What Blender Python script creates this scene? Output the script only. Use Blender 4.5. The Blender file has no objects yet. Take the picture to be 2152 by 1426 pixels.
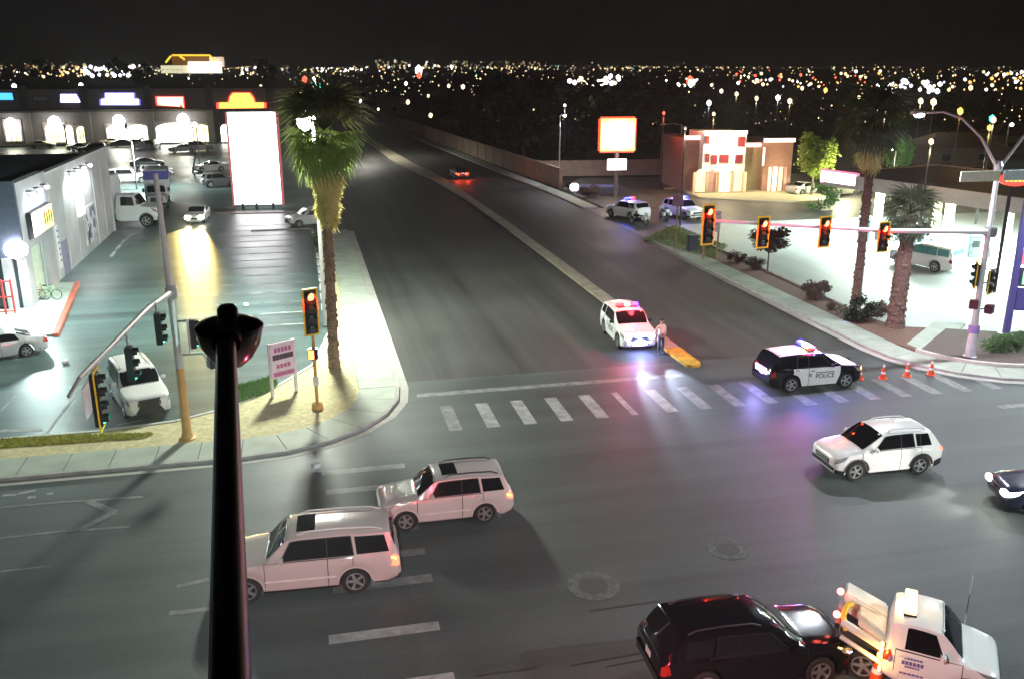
import bpy, bmesh, math, random
from mathutils import Vector, Matrix, Euler
R = random.Random(7)
PI = math.pi
scene = bpy.context.scene
COL = scene.collection

# ------------------------------------------------------------------ camera
F_, CX, CY, H = 1920.0, 1076.0, 713.0, 14.6
PITCH = math.atan((CY - 135) / F_)
SP, CP = math.sin(PITCH), math.cos(PITCH)
AZ = math.atan((CX - 620) / F_ / (CP + (578 / F_) * SP))
cam = bpy.data.cameras.new('camera')
cam_o = bpy.data.objects.new('camera', cam); COL.objects.link(cam_o)
cam_o.location = (0, 0, H)
cam_o.rotation_euler = (PI / 2 - PITCH, 0, -AZ)
cam.sensor_width = 36; cam.lens = 36 * F_ / 2152
cam.clip_start = 0.1; cam.clip_end = 40000
scene.camera = cam_o

# ------------------------------------------------------------------ world, exposure
w = bpy.data.worlds.new('World'); scene.world = w; w.use_nodes = True
nt = w.node_tree; bg = nt.nodes['Background']
tc = nt.nodes.new('ShaderNodeTexCoord'); sx = nt.nodes.new('ShaderNodeSeparateXYZ')
nt.links.new(tc.outputs['Generated'], sx.inputs[0])
rp = nt.nodes.new('ShaderNodeValToRGB'); nt.links.new(sx.outputs['Z'], rp.inputs[0])
e = rp.color_ramp.elements
e[0].position = 0.0; e[0].color = (.0030, .0029, .0032, 1)
e[1].position = 0.25; e[1].color = (.0020, .0019, .0022, 1)
# town glow: the sky grows paler toward the built-up side on the left
mr = nt.nodes.new('ShaderNodeMapRange'); nt.links.new(sx.outputs['X'], mr.inputs[0])
mr.inputs[1].default_value = -1; mr.inputs[2].default_value = .8; mr.inputs[3].default_value = 2.9; mr.inputs[4].default_value = .95
vs_ = nt.nodes.new('ShaderNodeVectorMath'); vs_.operation = 'SCALE'
nt.links.new(rp.outputs[0], vs_.inputs[0]); nt.links.new(mr.outputs[0], vs_.inputs['Scale'])
nt.links.new(vs_.outputs[0], bg.inputs[0]); bg.inputs[1].default_value = 1.0
scene.view_settings.view_transform = 'Standard'
scene.view_settings.look = 'None'
scene.view_settings.exposure = 0; scene.view_settings.gamma = 1
scene.view_settings.use_curve_mapping = False
scene.cycles.use_denoising = True
scene.cycles.max_bounces = 5; scene.cycles.diffuse_bounces = 2; scene.cycles.glossy_bounces = 3
scene.cycles.transmission_bounces = 2
scene.cycles.sample_clamp_indirect = 4
scene.cycles.sample_clamp_direct = 0
scene.cycles.caustics_reflective = False; scene.cycles.caustics_refractive = False

def at(px, py, z=0.0):
    """point of the plane z seen at a photograph position, in the world's own metres"""
    a = (px - CX) / F_; b = (py - CY) / F_
    Z = (H - z) / (b * CP + SP); x, y = a * Z, Z * (CP - b * SP)
    c, s = math.cos(AZ), math.sin(AZ)
    return Vector((x * c + y * s, -x * s + y * c, z))
def top_z(p, py):
    """height above ground point p at which picture row py lies"""
    b = (py - CY) / F_
    y = p[0] * math.sin(AZ) + p[1] * math.cos(AZ)
    return H - y * (b * CP + SP) / (CP - b * SP)

# ------------------------------------------------------------------ materials
MATS = {}
def mat(key, col, rough=.6, metal=0, emit=None, strength=0, var=.12, scale=3.0, bump=0, coat=0, spec=.5, sample=True, stretch=None, amp=None):
    if key in MATS: return MATS[key]
    m = bpy.data.materials.new(key); m.use_nodes = True; MATS[key] = m
    n, l = m.node_tree.nodes, m.node_tree.links
    b = n['Principled BSDF']
    b.inputs['Roughness'].default_value = rough; b.inputs['Metallic'].default_value = metal
    b.inputs['Specular IOR Level'].default_value = spec
    b.inputs['Coat Weight'].default_value = coat; b.inputs['Coat Roughness'].default_value = .08
    t = n.new('ShaderNodeTexCoord')
    mp = n.new('ShaderNodeMapping'); l.new(t.outputs['Object'], mp.inputs[0])
    if stretch: mp.inputs['Scale'].default_value = stretch
    nz = n.new('ShaderNodeTexNoise'); nz.inputs['Scale'].default_value = scale; nz.inputs['Detail'].default_value = 4
    l.new(mp.outputs[0], nz.inputs['Vector'])
    r = n.new('ShaderNodeValToRGB'); l.new(nz.outputs[0], r.inputs[0])
    r.color_ramp.elements[0].position = .3; r.color_ramp.elements[1].position = .7
    r.color_ramp.elements[0].color = (*[c * (1 - var) for c in col], 1)
    r.color_ramp.elements[1].color = (*[min(1, c * (1 + var)) for c in col], 1)
    l.new(r.outputs[0], b.inputs['Base Color'])
    if bump:
        bn = n.new('ShaderNodeTexNoise'); bn.inputs['Scale'].default_value = amp or 40; bn.inputs['Detail'].default_value = 3
        l.new(t.outputs['Object'], bn.inputs['Vector'])
        bp = n.new('ShaderNodeBump'); bp.inputs['Strength'].default_value = bump; bp.inputs['Distance'].default_value = .02
        l.new(bn.outputs[0], bp.inputs['Height']); l.new(bp.outputs[0], b.inputs['Normal'])
    if emit:
        b.inputs['Emission Color'].default_value = (*emit, 1); b.inputs['Emission Strength'].default_value = strength
        if not sample: m.cycles.emission_sampling = 'NONE'
    return m
def translucent(m, col, f):
    n, l = m.node_tree.nodes, m.node_tree.links; out = n['Material Output']; p = n['Principled BSDF']
    t = n.new('ShaderNodeBsdfTranslucent'); t.inputs[0].default_value = (*col, 1); x = n.new('ShaderNodeMixShader'); x.inputs[0].default_value = f
    l.new(p.outputs[0], x.inputs[1]); l.new(t.outputs[0], x.inputs[2]); l.new(x.outputs[0], out.inputs[0]); return m
def lamp_mat(key, col, s, sample=True):
    return mat(key, (.25, .25, .25), .4, emit=col, strength=s, sample=sample)

def road_mat(key, base, axis, streak=.30, rough=.40, spec=.45):
    m = bpy.data.materials.new(key); m.use_nodes = True; MATS[key] = m
    n, l = m.node_tree.nodes, m.node_tree.links
    b = n['Principled BSDF']
    t = n.new('ShaderNodeTexCoord')
    def noise(sc, scale, det=3):
        mp = n.new('ShaderNodeMapping'); mp.inputs['Scale'].default_value = sc; l.new(t.outputs['Object'], mp.inputs[0])
        z = n.new('ShaderNodeTexNoise'); z.inputs['Scale'].default_value = scale; z.inputs['Detail'].default_value = det
        l.new(mp.outputs[0], z.inputs['Vector']); return z
    st = (1, .03, 1) if axis == 'v' else (.03, 1, 1)
    a = noise(st, .75, 2); c = noise((1, 1, 1), .16, 4); f = noise((1, 1, 1), 9, 5); oil = noise(st, 2.6, 3)
    def mth(op, x, y, clamp=False):
        q = n.new('ShaderNodeMath'); q.operation = op; q.use_clamp = clamp
        for i, val in enumerate((x, y)):
            if isinstance(val, (int, float)): q.inputs[i].default_value = val
            else: l.new(val, q.inputs[i])
        return q.outputs[0]
    s1 = mth('MULTIPLY', mth('SUBTRACT', a.outputs[0], .5), streak * 4.2)
    s2 = mth('MULTIPLY', mth('SUBTRACT', c.outputs[0], .5), .9)
    s3 = mth('MULTIPLY', mth('SUBTRACT', f.outputs[0], .5), .5)
    s4 = mth('MULTIPLY', mth('SUBTRACT', oil.outputs[0], .5), streak * 1.8)
    tot = mth('ADD', mth('ADD', mth('ADD', s1, s2), mth('ADD', s3, s4)), 1.0)
    tot = mth('MAXIMUM', tot, .35)
    vm = n.new('ShaderNodeVectorMath'); vm.operation = 'SCALE'; vm.inputs[0].default_value = base
    l.new(tot, vm.inputs['Scale']); l.new(vm.outputs[0], b.inputs['Base Color'])
    rr = mth('ADD', mth('MULTIPLY', c.outputs[0], .30), rough)
    l.new(rr, b.inputs['Roughness'])
    b.inputs['Specular IOR Level'].default_value = spec
    bp = n.new('ShaderNodeBump'); bp.inputs['Strength'].default_value = .25; bp.inputs['Distance'].default_value = .015
    fine = noise((1, 1, 1), 30, 4)
    l.new(fine.outputs[0], bp.inputs['Height']); l.new(bp.outputs[0], b.inputs['Normal'])
    return m

M_concrete = mat('concrete', (.36, .36, .33), .8, var=.14, scale=1.2, bump=.2)
M_slab = mat('slab_concrete', (.34, .385, .325), .75, var=.16, scale=.9, bump=.2)
M_joint = mat('joint_dirt', (.10, .095, .085), .9)
M_kerb = mat('kerb_concrete', (.34, .34, .32), .8, var=.2, scale=2, bump=.2)
M_white_mark = mat('white_paint_mark', (.25, .262, .258), .6, var=.35, scale=2.2, bump=.1)
M_worn_mark = mat('worn_paint_mark', (.15, .158, .155), .6, var=.4, scale=2.5, bump=.1)
M_yellow_mark = mat('yellow_paint', (.45, .27, .02), .6, var=.35, scale=3)
M_gravel = mat('tan_gravel', (.52, .47, .27), .95, var=.22, scale=5, bump=.5, amp=14)
M_redgravel = mat('red_gravel', (.15, .085, .065), .95, var=.4, scale=14, bump=.8, amp=18)
M_desert = mat('desert_soil', (.028, .024, .021), 1, var=.4, scale=.05)
M_black = mat('black_plastic', (.012, .012, .013), .45)
M_signalblack = mat('signal_black', (.010, .011, .012), .35)
M_yellow = mat('signal_yellow', (.80, .52, .02), .4)
M_galv = mat('galvanised_steel', (.45, .46, .48), .38, metal=.6, var=.1)
M_galv2 = mat('painted_steel', (.55, .55, .55), .45, var=.08)
M_dark_steel = mat('dark_steel', (.03, .03, .035), .35, metal=.5)
M_tyre = mat('tyre_rubber', (.014, .014, .014), .8, bump=.2)
M_rim = mat('alloy_rim', (.55, .55, .56), .3, metal=.8)
M_glass = mat('dark_glass', (.008, .009, .011), .04, spec=.8)
M_chrome = mat('chrome', (.7, .7, .7), .15, metal=1)
M_bark = mat('palm_bark', (.21, .15, .10), .9, var=.45, scale=9, bump=.9, amp=12)
M_bark2 = mat('red_brown_bark', (.13, .075, .06), .9, var=.45, scale=9, bump=.9, amp=12)
M_trunk = mat('tree_bark', (.10, .075, .055), .9, var=.3, scale=5, bump=.6)
M_wood = mat('post_wood', (.30, .19, .10), .8, var=.25, scale=6)
M_skin = mat('skin', (.45, .27, .19), .55)

# ------------------------------------------------------------------ mesh builder
class MB:
    def __init__(s): s.v = []; s.f = []; s.mi = []; s.cur = 0
    def add(s, vs, fs):
        o = len(s.v); s.v += [tuple(p) for p in vs]
        for f in fs: s.f.append([i + o for i in f]); s.mi.append(s.cur)
        return s
    def box(s, c, d, rz=0, rx=0, ry=0):
        m = Euler((rx, ry, rz)).to_matrix(); c = Vector(c)
        vs = [c + m @ Vector((x * d[0] / 2, y * d[1] / 2, z * d[2] / 2)) for x in (-1, 1) for y in (-1, 1) for z in (-1, 1)]
        return s.add(vs, [(0, 1, 3, 2), (4, 6, 7, 5), (0, 4, 5, 1), (2, 3, 7, 6), (0, 2, 6, 4), (1, 5, 7, 3)])
    def tube(s, pts, r, n=8, cap=True):
        pts = [Vector(p) for p in pts]
        rs = r if isinstance(r, (list, tuple)) else [r] * len(pts)
        rings = []
        up = Vector((0, 0, 1))
        for i, p in enumerate(pts):
            d = (pts[min(i + 1, len(pts) - 1)] - pts[max(i - 1, 0)]).normalized()
            a = up.cross(d)
            if a.length < .05: a = Vector((1, 0, 0)).cross(d)
            a.normalize(); b = d.cross(a)
            rings.append([p + (a * math.cos(2 * PI * k / n) + b * math.sin(2 * PI * k / n)) * rs[i] for k in range(n)])
        vs = [q for rg in rings for q in rg]; fs = []
        for i in range(len(pts) - 1):
            for k in range(n):
                k2 = (k + 1) % n
                fs.append((i * n + k, i * n + k2, (i + 1) * n + k2, (i + 1) * n + k))
        if cap: fs += [tuple(range(n))[::-1], tuple((len(pts) - 1) * n + k for k in range(n))]
        return s.add(vs, fs)
    def lathe(s, prof, c, axis='z', n=16, cap=True):
        """prof: list of (radius, height along axis)"""
        c = Vector(c); vs = []; fs = []
        for (r, h) in prof:
            for k in range(n):
                a = 2 * PI * k / n; x, y = r * math.cos(a), r * math.sin(a)
                vs.append(c + (Vector((x, y, h)) if axis == 'z' else Vector((x, h, y)) if axis == 'y' else Vector((h, x, y))))
        for i in range(len(prof) - 1):
            for k in range(n):
                k2 = (k + 1) % n; fs.append((i * n + k, i * n + k2, (i + 1) * n + k2, (i + 1) * n + k))
        if cap: fs.append(tuple(range(n))[::-1]); fs.append(tuple((len(prof) - 1) * n + k for k in range(n)))
        return s.add(vs, fs)
    def prism(s, pts, z0, z1):
        n = len(pts)
        a2 = sum(pts[i][0] * pts[(i + 1) % n][1] - pts[(i + 1) % n][0] * pts[i][1] for i in range(n))
        if a2 < 0: pts = pts[::-1]
        vs = [(p[0], p[1], z0) for p in pts] + [(p[0], p[1], z1) for p in pts]
        fs = [tuple(range(n))[::-1], tuple(range(n, 2 * n))] + [(i, (i + 1) % n, n + (i + 1) % n, n + i) for i in range(n)]
        return s.add(vs, fs)
    def sheet(s, pts, z):
        n = len(pts)
        a2 = sum(pts[i][0] * pts[(i + 1) % n][1] - pts[(i + 1) % n][0] * pts[i][1] for i in range(n))
        if a2 < 0: pts = pts[::-1]
        return s.add([(p[0], p[1], z) for p in pts], [tuple(range(n))])
    def ball(s, c, r, sub=1):
        bm = bmesh.new(); bmesh.ops.create_icosphere(bm, subdivisions=sub, radius=1)
        rr = r if isinstance(r, (tuple, list)) else (r, r, r)
        bm.verts.index_update()
        s.add([Vector(c) + Vector((v.co.x * rr[0], v.co.y * rr[1], v.co.z * rr[2])) for v in bm.verts], [[v.index for v in f.verts] for f in bm.faces])
        bm.free(); return s
    def mesh(s, name, mats, bevel=0, smooth=None, fix=False):
        me = bpy.data.meshes.new(name); me.from_pydata(s.v, [], s.f)
        for m in (mats if isinstance(mats, (list, tuple)) else [mats]): me.materials.append(m)
        for p, i in zip(me.polygons, s.mi): p.material_index = i
        if bevel or fix:
            bm = bmesh.new(); bm.from_mesh(me)
            if fix: bmesh.ops.recalc_face_normals(bm, faces=bm.faces)
            if bevel: bmesh.ops.bevel(bm, geom=bm.edges[:], offset=bevel, segments=2, affect='EDGES', clamp_overlap=True)
            bm.to_mesh(me); bm.free()
        if smooth:
            me.polygons.foreach_set('use_smooth', [True] * len(me.polygons))
            me.set_sharp_from_angle(angle=math.radians(smooth))
        me.update(); return me
    def build(s, name, mats, parent=None, bevel=0, smooth=None, label=None, fix=False):
        o = bpy.data.objects.new(name, s.mesh(name, mats, bevel, smooth, fix)); COL.objects.link(o)
        if parent: o.parent = parent
        if label: o['label'] = label
        return o
def inst(name, me, parent=None, loc=(0, 0, 0), rot=(0, 0, 0), scl=1):
    o = bpy.data.objects.new(name, me); COL.objects.link(o)
    if parent: o.parent = parent
    o.location = loc; o.rotation_euler = rot; o.scale = (scl,) * 3 if not isinstance(scl, (tuple, list)) else scl
    return o
def tag(o, label, cat, group=None, kind=None):
    o['label'] = label; o['category'] = cat
    if group: o['group'] = group
    if kind: o['kind'] = kind
    return o
def thing(name, label, cat, loc=(0, 0, 0), rz=0, group=None):
    o = bpy.data.objects.new(name, None); COL.objects.link(o)
    o.location = loc; o.rotation_euler = (0, 0, rz)
    return tag(o, label, cat, group)
def struct(o): o['kind'] = 'structure'; return o
def copy_tree(o, loc, rz=None, label=None, scl=None):
    def rec(q, par):
        c = q.copy(); COL.objects.link(c)
        if par: c.parent = par
        for ch in q.children: rec(ch, c)
        return c
    c = rec(o, None); c.location = loc
    if rz is not None: c.rotation_euler = (0, 0, rz)
    if scl: c.scale = (scl,) * 3 if not isinstance(scl, (tuple, list)) else scl
    if label: c['label'] = label
    return c
ORD = 'first second third fourth fifth sixth seventh eighth ninth tenth eleventh twelfth thirteenth fourteenth fifteenth sixteenth seventeenth eighteenth'.split()
def ordinal_labels(objs):
    by = {}
    for o in objs: by.setdefault(o['label'], []).append(o)
    for lb, L_ in by.items():
        if len(L_) < 2: continue
        L_.sort(key=lambda o: o.location.x / max(1, o.location.y))
        for i, o in enumerate(L_): o['label'] = ('%s, %s from the left' % (lb, ORD[i])).replace(' in the dark beyond', ' beyond')
def light(kind, loc, power, col, parent=None, **k):
    ld = bpy.data.lights.new('lamp_light', kind); ld.energy = power; ld.color = col
    lo = bpy.data.objects.new('lamp_light', ld); COL.objects.link(lo); lo.location = loc
    if parent: lo.parent = parent
    if 'size' in k:
        if kind == 'AREA': ld.shape = 'RECTANGLE'; ld.size, ld.size_y = k['size']
        else: ld.shadow_soft_size = k['size']
    if kind == 'SPOT': ld.spot_size = math.radians(k.get('angle', 140)); ld.spot_blend = k.get('blend', .6)
    if 'dir' in k:
        lo.rotation_euler = Vector(k['dir']).to_track_quat('-Z', 'Y').to_euler()
    return lo

# ================================================================== THE SETTING
struct(MB().sheet([(-11000, -500), (11000, -500), (11000, 12700), (-11000, 12700)], -.06).build('ground', M_desert))
m_hill = mat('night_hill', (.36, .32, .30), 1, scale=.002)
hb = MB(); n = 60
hv = []
for i in range(n + 1):
    u = -9000 + 18000 * i / n
    hgt = 55 + 60 * math.sin(i * .31) ** 2 + 35 * math.sin(i * .9 + 1) + R.uniform(-12, 12) + (140 * math.exp(-((i - 22) / 6) ** 2))
    hv += [(u, 6300, -6), (u, 11500, max(15, hgt * .55)), (u, 12600, -5)]
hf = []
for i in range(n):
    a = i * 3; hf += [(a, a + 3, a + 4, a + 1), (a + 1, a + 4, a + 5, a + 2)]
hb.add(hv, hf); struct(hb.build('hills', m_hill, smooth=80))

m_road = road_mat('main_road_asphalt', (.052, .0525, .049), 'v', .30, .46, .24)
m_cross = road_mat('cross_street_asphalt', (.060, .072, .071), 'u', .20, .42, .36)
m_lot = road_mat('parking_lot_asphalt', (.053, .084, .081), 'u', .42, .24)
m_rlot = road_mat('restaurant_lot_asphalt', (.075, .07, .066), 'v', .25)
m_gas = road_mat('station_forecourt_concrete', (.34, .37, .355), 'v', .08)
road = struct(MB().sheet([(3.4, 38), (29.6, 38), (29.6, 105), (9.6, 420), (-14, 420), (3.4, 110)], 0.0).build('main_road', m_road))
cross = struct(MB().sheet([(-160, -12), (160, -12), (160, 35), (36, 35), (30, 41.5), (3.5, 41.5), (-3, 34.6), (-160, 34.6)], .004).build('cross_street', m_cross))
lot = struct(MB().sheet([(-75, 36), (-5, 36), (1.6, 46), (1.7, 84), (3.6, 84), (3.6, 98), (1.7, 98), (1.7, 187), (-75, 187)], .008).build('parking_lot', m_lot))
gas = struct(MB().sheet([(32.6, 46.5), (33, 44.6), (38, 42.0), (95, 40.5), (95, 80), (33, 80)], .10).build('station_forecourt', m_gas))
rlot = struct(MB().sheet([(29, 74), (33, 74), (33, 80.02), (110, 80.02), (110, 114), (36, 118), (31, 108), (31, 92), (29, 92)], .012).build('restaurant_lot', m_rlot))

def arc(c, r, a0, a1, n):
    return [(c[0] + r * math.cos(math.radians(a0 + (a1 - a0) * i / n)), c[1] + r * math.sin(math.radians(a0 + (a1 - a0) * i / n))) for i in range(n + 1)]
def paving(name, inner, outer, z=.13, wid=.018):
    base = MB().prism(outer + inner[::-1], -.02, z - .014).build(name, M_joint); struct(base)
    for i in range(len(inner) - 1):
        a, b, c, d = [Vector(p) for p in (inner[i], inner[i + 1], outer[i + 1], outer[i])]
        m = (a + b + c + d) / 4
        q = []
        for p, o1 in ((a, b), (b, a), (c, d), (d, c)):
            q.append(p + (o1 - p).normalized() * wid)
        MB().prism([tuple(p) for p in q], z - .10, z + R.uniform(-.004, .004)).build('paving_slab', M_slab, base)
    return base
def strip(name, inner, outer, z0, z1, m, parent=None):
    b = MB()
    for i in range(len(inner) - 1):
        b.prism([inner[i], inner[i + 1], outer[i + 1], outer[i]], z0, z1)
    o = b.build(name, m, parent)
    if not parent: struct(o)
    return o
LC, RC = (-3.0, 40.7), (35.7, 41.3)
def left_path(r):      # r measured from the corner centre
    st = [(LC[0] + r, 84 - i * 1.6) for i in range(27)]
    ar = arc(LC, r, 0, -90, 6)
    return st[:-1] + [(LC[0] + r, 41.9)] + ar + [(LC[0] - 1.6 * (i + 1), LC[1] - r) for i in range(26)]
def right_path(r):
    st = [(RC[0] - r, 73 - i * 1.6) for i in range(20)]
    ar = arc(RC, r, 180, 270, 6)
    return st + ar + [(RC[0] + 1.6 * (i + 1), RC[1] - r) for i in range(24)]
paving('sidewalk', left_path(4.95), left_path(6.65))
paving('sidewalk', right_path(5.05), right_path(6.65))
for nm, pth in (('kerb', left_path), ('kerb', right_path)):
    strip('kerb', pth(6.655), pth(6.83), -.02, .135, M_kerb)
    strip('gutter', pth(6.83), pth(7.25), -.02, .014, M_concrete)
def far_left(r): return [(LC[0] + r, 98), (LC[0] + r, 108), (LC[0] + r - 4.5, 180), (LC[0] + r - 20, 400)]
strip('sidewalk', far_left(5.0), far_left(6.65), -.02, .13, M_slab); strip('kerb', far_left(6.655), far_left(6.9), -.02, .135, M_kerb)
def far_right(o): return [(28.6 + o, 92), (28.2 + o, 105), (25.1 + o, 155), (9.7 + o, 400)]
strip('sidewalk', far_right(.5), far_right(1.7), -.02, .12, M_slab); strip('kerb', far_right(0), far_right(.49), -.02, .14, M_kerb)
# inner raised kerb of the right corner, planting beds
strip('kerb', arc(RC, 4.82, 195, 290, 10), arc(RC, 5.04, 195, 290, 10), 0, .30, mat('pale_kerb', (.5, .46, .44), .7))
struct(MB().prism([(30.66, 73), (30.66, 41.4)] + arc(RC, 4.8, 180, 195, 2) + [(34.6, 43.9), (33, 44.55), (32.55, 46.5), (33, 73)], -.02, .115).build('gravel_bed', M_redgravel))
struct(MB().prism(arc(RC, 4.8, 196, 290, 8) + [(44, 38.6), (44, 41.2), (38, 41.9), (35.2, 43.3)], -.02, .20).build('gravel_bed', mat('brown_soil', (.11, .085, .075), .95, var=.3, scale=10, bump=.6)))
strip('kerb', [(32.6, 46.4), (33.02, 73)], [(32.45, 46.4), (32.87, 73)], 0, .20, M_kerb)
wk = [at(1905, 728), at(1962, 752), at(2028, 686), at(1965, 680)]
struct(MB().prism([(p[0], p[1]) for p in wk], .0, .19).build('walkway', M_slab))
# left gravel bed, its kerb and grass
bedpx = [(690, 486), (668, 500), (672, 560), (684, 640), (690, 700), (655, 770), (585, 812), (490, 857), (370, 888), (200, 910), (0, 926)]
bed = [tuple(at(*p)[:2]) for p in bedpx]
inn = [p for p in left_path(4.94)]
bedpoly = bed + [(-40, bed[-1][1] + .3), (-40, LC[1] - 4.94)] + [p for p in inn[::-1] if p[0] > -40 and p[1] < 83.6]
struct(MB().prism(bedpoly, -.02, .10).build('gravel_bed', M_gravel))
kb = MB()
for i in range(len(bed) - 1):
    a, b = Vector(bed[i]), Vector(bed[i + 1]); d = (b - a).normalized(); nrm = Vector((-d.y, d.x)) * .16
    kb.prism([tuple(a), tuple(b), tuple(b + nrm), tuple(a + nrm)], -.02, .15)
struct(kb.build('kerb', mat('pale_lot_kerb', (.48, .50, .46), .7)))

def mark(parent, pts, z, m, name='crosswalk_bar'):
    return MB().sheet(pts, z).build(name, m, parent)
def bar_v(u0, u1, v0, v1, m, z=.009): mark(cross, [(u0, v0), (u1, v0), (u1, v1), (u0, v1)], z, m)
# stop line and crosswalk of the main road
mark(road, [(4.5, 39.75), (17.6, 39.75), (17.6, 39.3), (4.5, 39.3)], .010, M_worn_mark, 'stop_line')
k = 0
u = 5.3
while u < 31:
    M = M_worn_mark if (u < 6.5 or u > 16.5) else M_white_mark
    wd = .30 if abs(u - 13.3) < .5 else .56
    bar_v(u, u + wd, 35.0 if u < 20 else 34.4, 37.9 if u < 20 else 36.9, M)
    u += 1.605
# crosswalks of the cross street
for v, u0, u1, h, m in ((32.0, 0.0, 3.1, .42, M_white_mark), (30.35, .1, 2.6, .4, M_white_mark), (28.7, .2, 3.0, .4, M_worn_mark), (27.1, .1, 3, .4, M_worn_mark), (25.5, .1, 3.0, .42, M_worn_mark), (23.9, .1, 3.0, .45, M_worn_mark),
                        (21.45, -.1, 2.85, .42, M_white_mark), (19.2, -.1, 2.9, .4, M_white_mark), (17.4, -.1, 2.9, .4, M_white_mark),
                        (32.3, 29.6, 33.5, .4, M_worn_mark), (30.6, 30.5, 33.6, .4, M_worn_mark), (29.0, 30.5, 33.6, .4, M_worn_mark)):
    mark(cross, [(u0, v - h / 2), (u1, v - h / 2), (u1, v + h / 2), (u0, v + h / 2)], .009, m)
def px_mark(pairs, m=M_worn_mark, wd=.14, name='lane_line', parent=cross, z=.009):
    b = MB()
    for i in range(len(pairs) - 1):
        a = Vector(at(*pairs[i])[:2]); c = Vector(at(*pairs[i + 1])[:2]); d = (c - a).normalized(); q = Vector((-d.y, d.x)) * wd / 2
        b.sheet([tuple(a - q), tuple(c - q), tuple(c + q), tuple(a + q)], z + .0005 * i)
    return b.build(name, m, parent)
px_mark([(0, 1066), (120, 1055), (300, 1043)]); px_mark([(0, 1130), (120, 1117), (272, 1106)])
px_mark([(185, 1052), (240, 1076), (165, 1113)], wd=.3, z=.012)
px_mark([(0, 1200), (110, 1188)], wd=.1)
for q in (((5, 1040), (35, 1039)), ((38, 1037), (75, 1030)), ((58, 1045), (76, 1043)), ((98, 1037), (112, 1036))): px_mark(q, M_white_mark, .18, 'bike_symbol')
px_mark([(372, 1232), (440, 1216)], wd=.2); px_mark([(356, 1288), (440, 1279)], wd=.2)
# tar scars by the dark car
M_tar = mat('tar_seal', (.030, .031, .032), .4)
for q in (((1200, 1398), (1345, 1372)), ((1275, 1400), (1362, 1384)), ((1240, 1283), (1390, 1262)), ((1000, 1420), (1130, 1402))): px_mark(q, M_tar, .07, 'tar_seal', z=.006)
# manholes with their concrete collars
for p, r in (((1247, 1230), .78), ((1530, 1153), .66)):
    c = at(*p); mh = thing('manhole', '', 'manhole', (c[0], c[1], .004))
    mh['label'] = 'larger manhole cover in a worn concrete ring nearest the dark crossover' if r > .7 else 'smaller manhole cover in a worn concrete ring in the middle of the junction'
    MB().lathe([(r, 0), (r, .008), (r * .97, .010), (r * .58, .010)], (0, 0, 0), n=32).build('collar', mat('worn_collar', (.088, .092, .088), .8, var=.4, scale=4), mh)
    MB().lathe([(r * .56, .006), (r * .56, .013), (r * .45, .016), (r * .43, .013), (r * .2, .013), (.05, .018)], (0, 0, 0), n=28).build('cover', mat('iron_cover', (.05, .052, .052), .7), mh)
# raised median with yellow nose
mc = [(12.6, 200), (13.9, 176.8), (15.3, 141.3), (17.4, 122), (18.1, 103), (18.5, 85), (18.6, 68), (18.65, 43.53)]
mw = [.7, .8, 1.3, .9, .48, .44, .44, .44]
def off(i, s):
    a = Vector(mc[max(i - 1, 0)]); b = Vector(mc[min(i + 1, len(mc) - 1)]); d = (b - a).normalized()
    return tuple(Vector(mc[i]) + Vector((-d.y, d.x)) * s * mw[i])
med = strip('median', [off(i, 1) for i in range(len(mc))], [off(i, -1) for i in range(len(mc))], -.02, .15, mat('median_concrete', (.27, .245, .19), .75, var=.25, scale=1.5, bump=.2))
b = MB()
nose = [(18.21, 43.5)] + [(18.65 + .44 * math.cos(a), 40.9 + .44 * math.sin(a)) for a in [PI + PI * i / 8 for i in range(9)]] + [(19.09, 43.5)]
b.prism(nose, -.02, .15); b.build('median_nose', M_yellow_mark, med)
# parking stall lines and wheel stops
m_faint = mat('faded_stall_line', (.17, .20, .19), .6, var=.55, scale=1.1)
for i in range(14):
    v = 53 + i * 2.75
    px = MB().sheet([(-6.6, v), (.2, v), (.2, v + .30), (-6.6, v + .30)], .013).build('stall_line', m_faint, lot)
m_stop = mat('stop_concrete', (.55, .56, .55), .7)
stop_px = [(640, 505), (641, 525), (642, 548), (641, 572), (642, 605)]
for i in range(12):
    v = 52.2 + i * 2.75
    o = MB().box((0, 0, .075), (.22, 1.7, .15)).build('wheel_stop', [m_stop], bevel=.04)
    o.location = (.75 if v < 78 else .6, v + 1.45, .008)
    tag(o, 'pale concrete wheel stop along the road-side kerb, %s counted away from the street' % ORD[i], 'wheel stop', 'concrete wheel stops along the parking lot')
px_mark([(92, 918), (160, 828)], M_white_mark, .14, 'stall_line', lot, .014)
px_mark([(0, 905), (90, 903)], M_white_mark, .3, 'stall_line', lot, .014)
px_mark([(0, 865), (32, 832)], m_faint, .12, 'stall_line', lot, .014)
px_mark([(245, 893), (300, 882)], M_white_mark, .14, 'stall_line', lot, .014)
for q in (((233, 540), (242, 528)), ((244, 525), (253, 515)), ((255, 512), (264, 503)), ((266, 501), (281, 491))): px_mark(q, M_white_mark, .28, 'lane_dash', lot, .014)
px_mark([(455, 450), (640, 447)], mat('red_kerb_paint', (.35, .05, .03), .6), .25, 'painted_kerb', lot, .10)
px_mark([(528, 486), (655, 481)], mat('orange_kerb_paint', (.42, .16, .05), .6), .25, 'painted_kerb', lot, .10)
for pts in ([(455, 450), (640, 447)], [(528, 486), (655, 481)]):
    a, c = at(*pts[0]), at(*pts[1]); struct(MB().box(((a[0] + c[0]) / 2, (a[1] + c[1]) / 2, .04), ((c - a).length, .3, .11), rz=math.atan2(c[1] - a[1], c[0] - a[0])).build('island_kerb', M_kerb))
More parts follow.
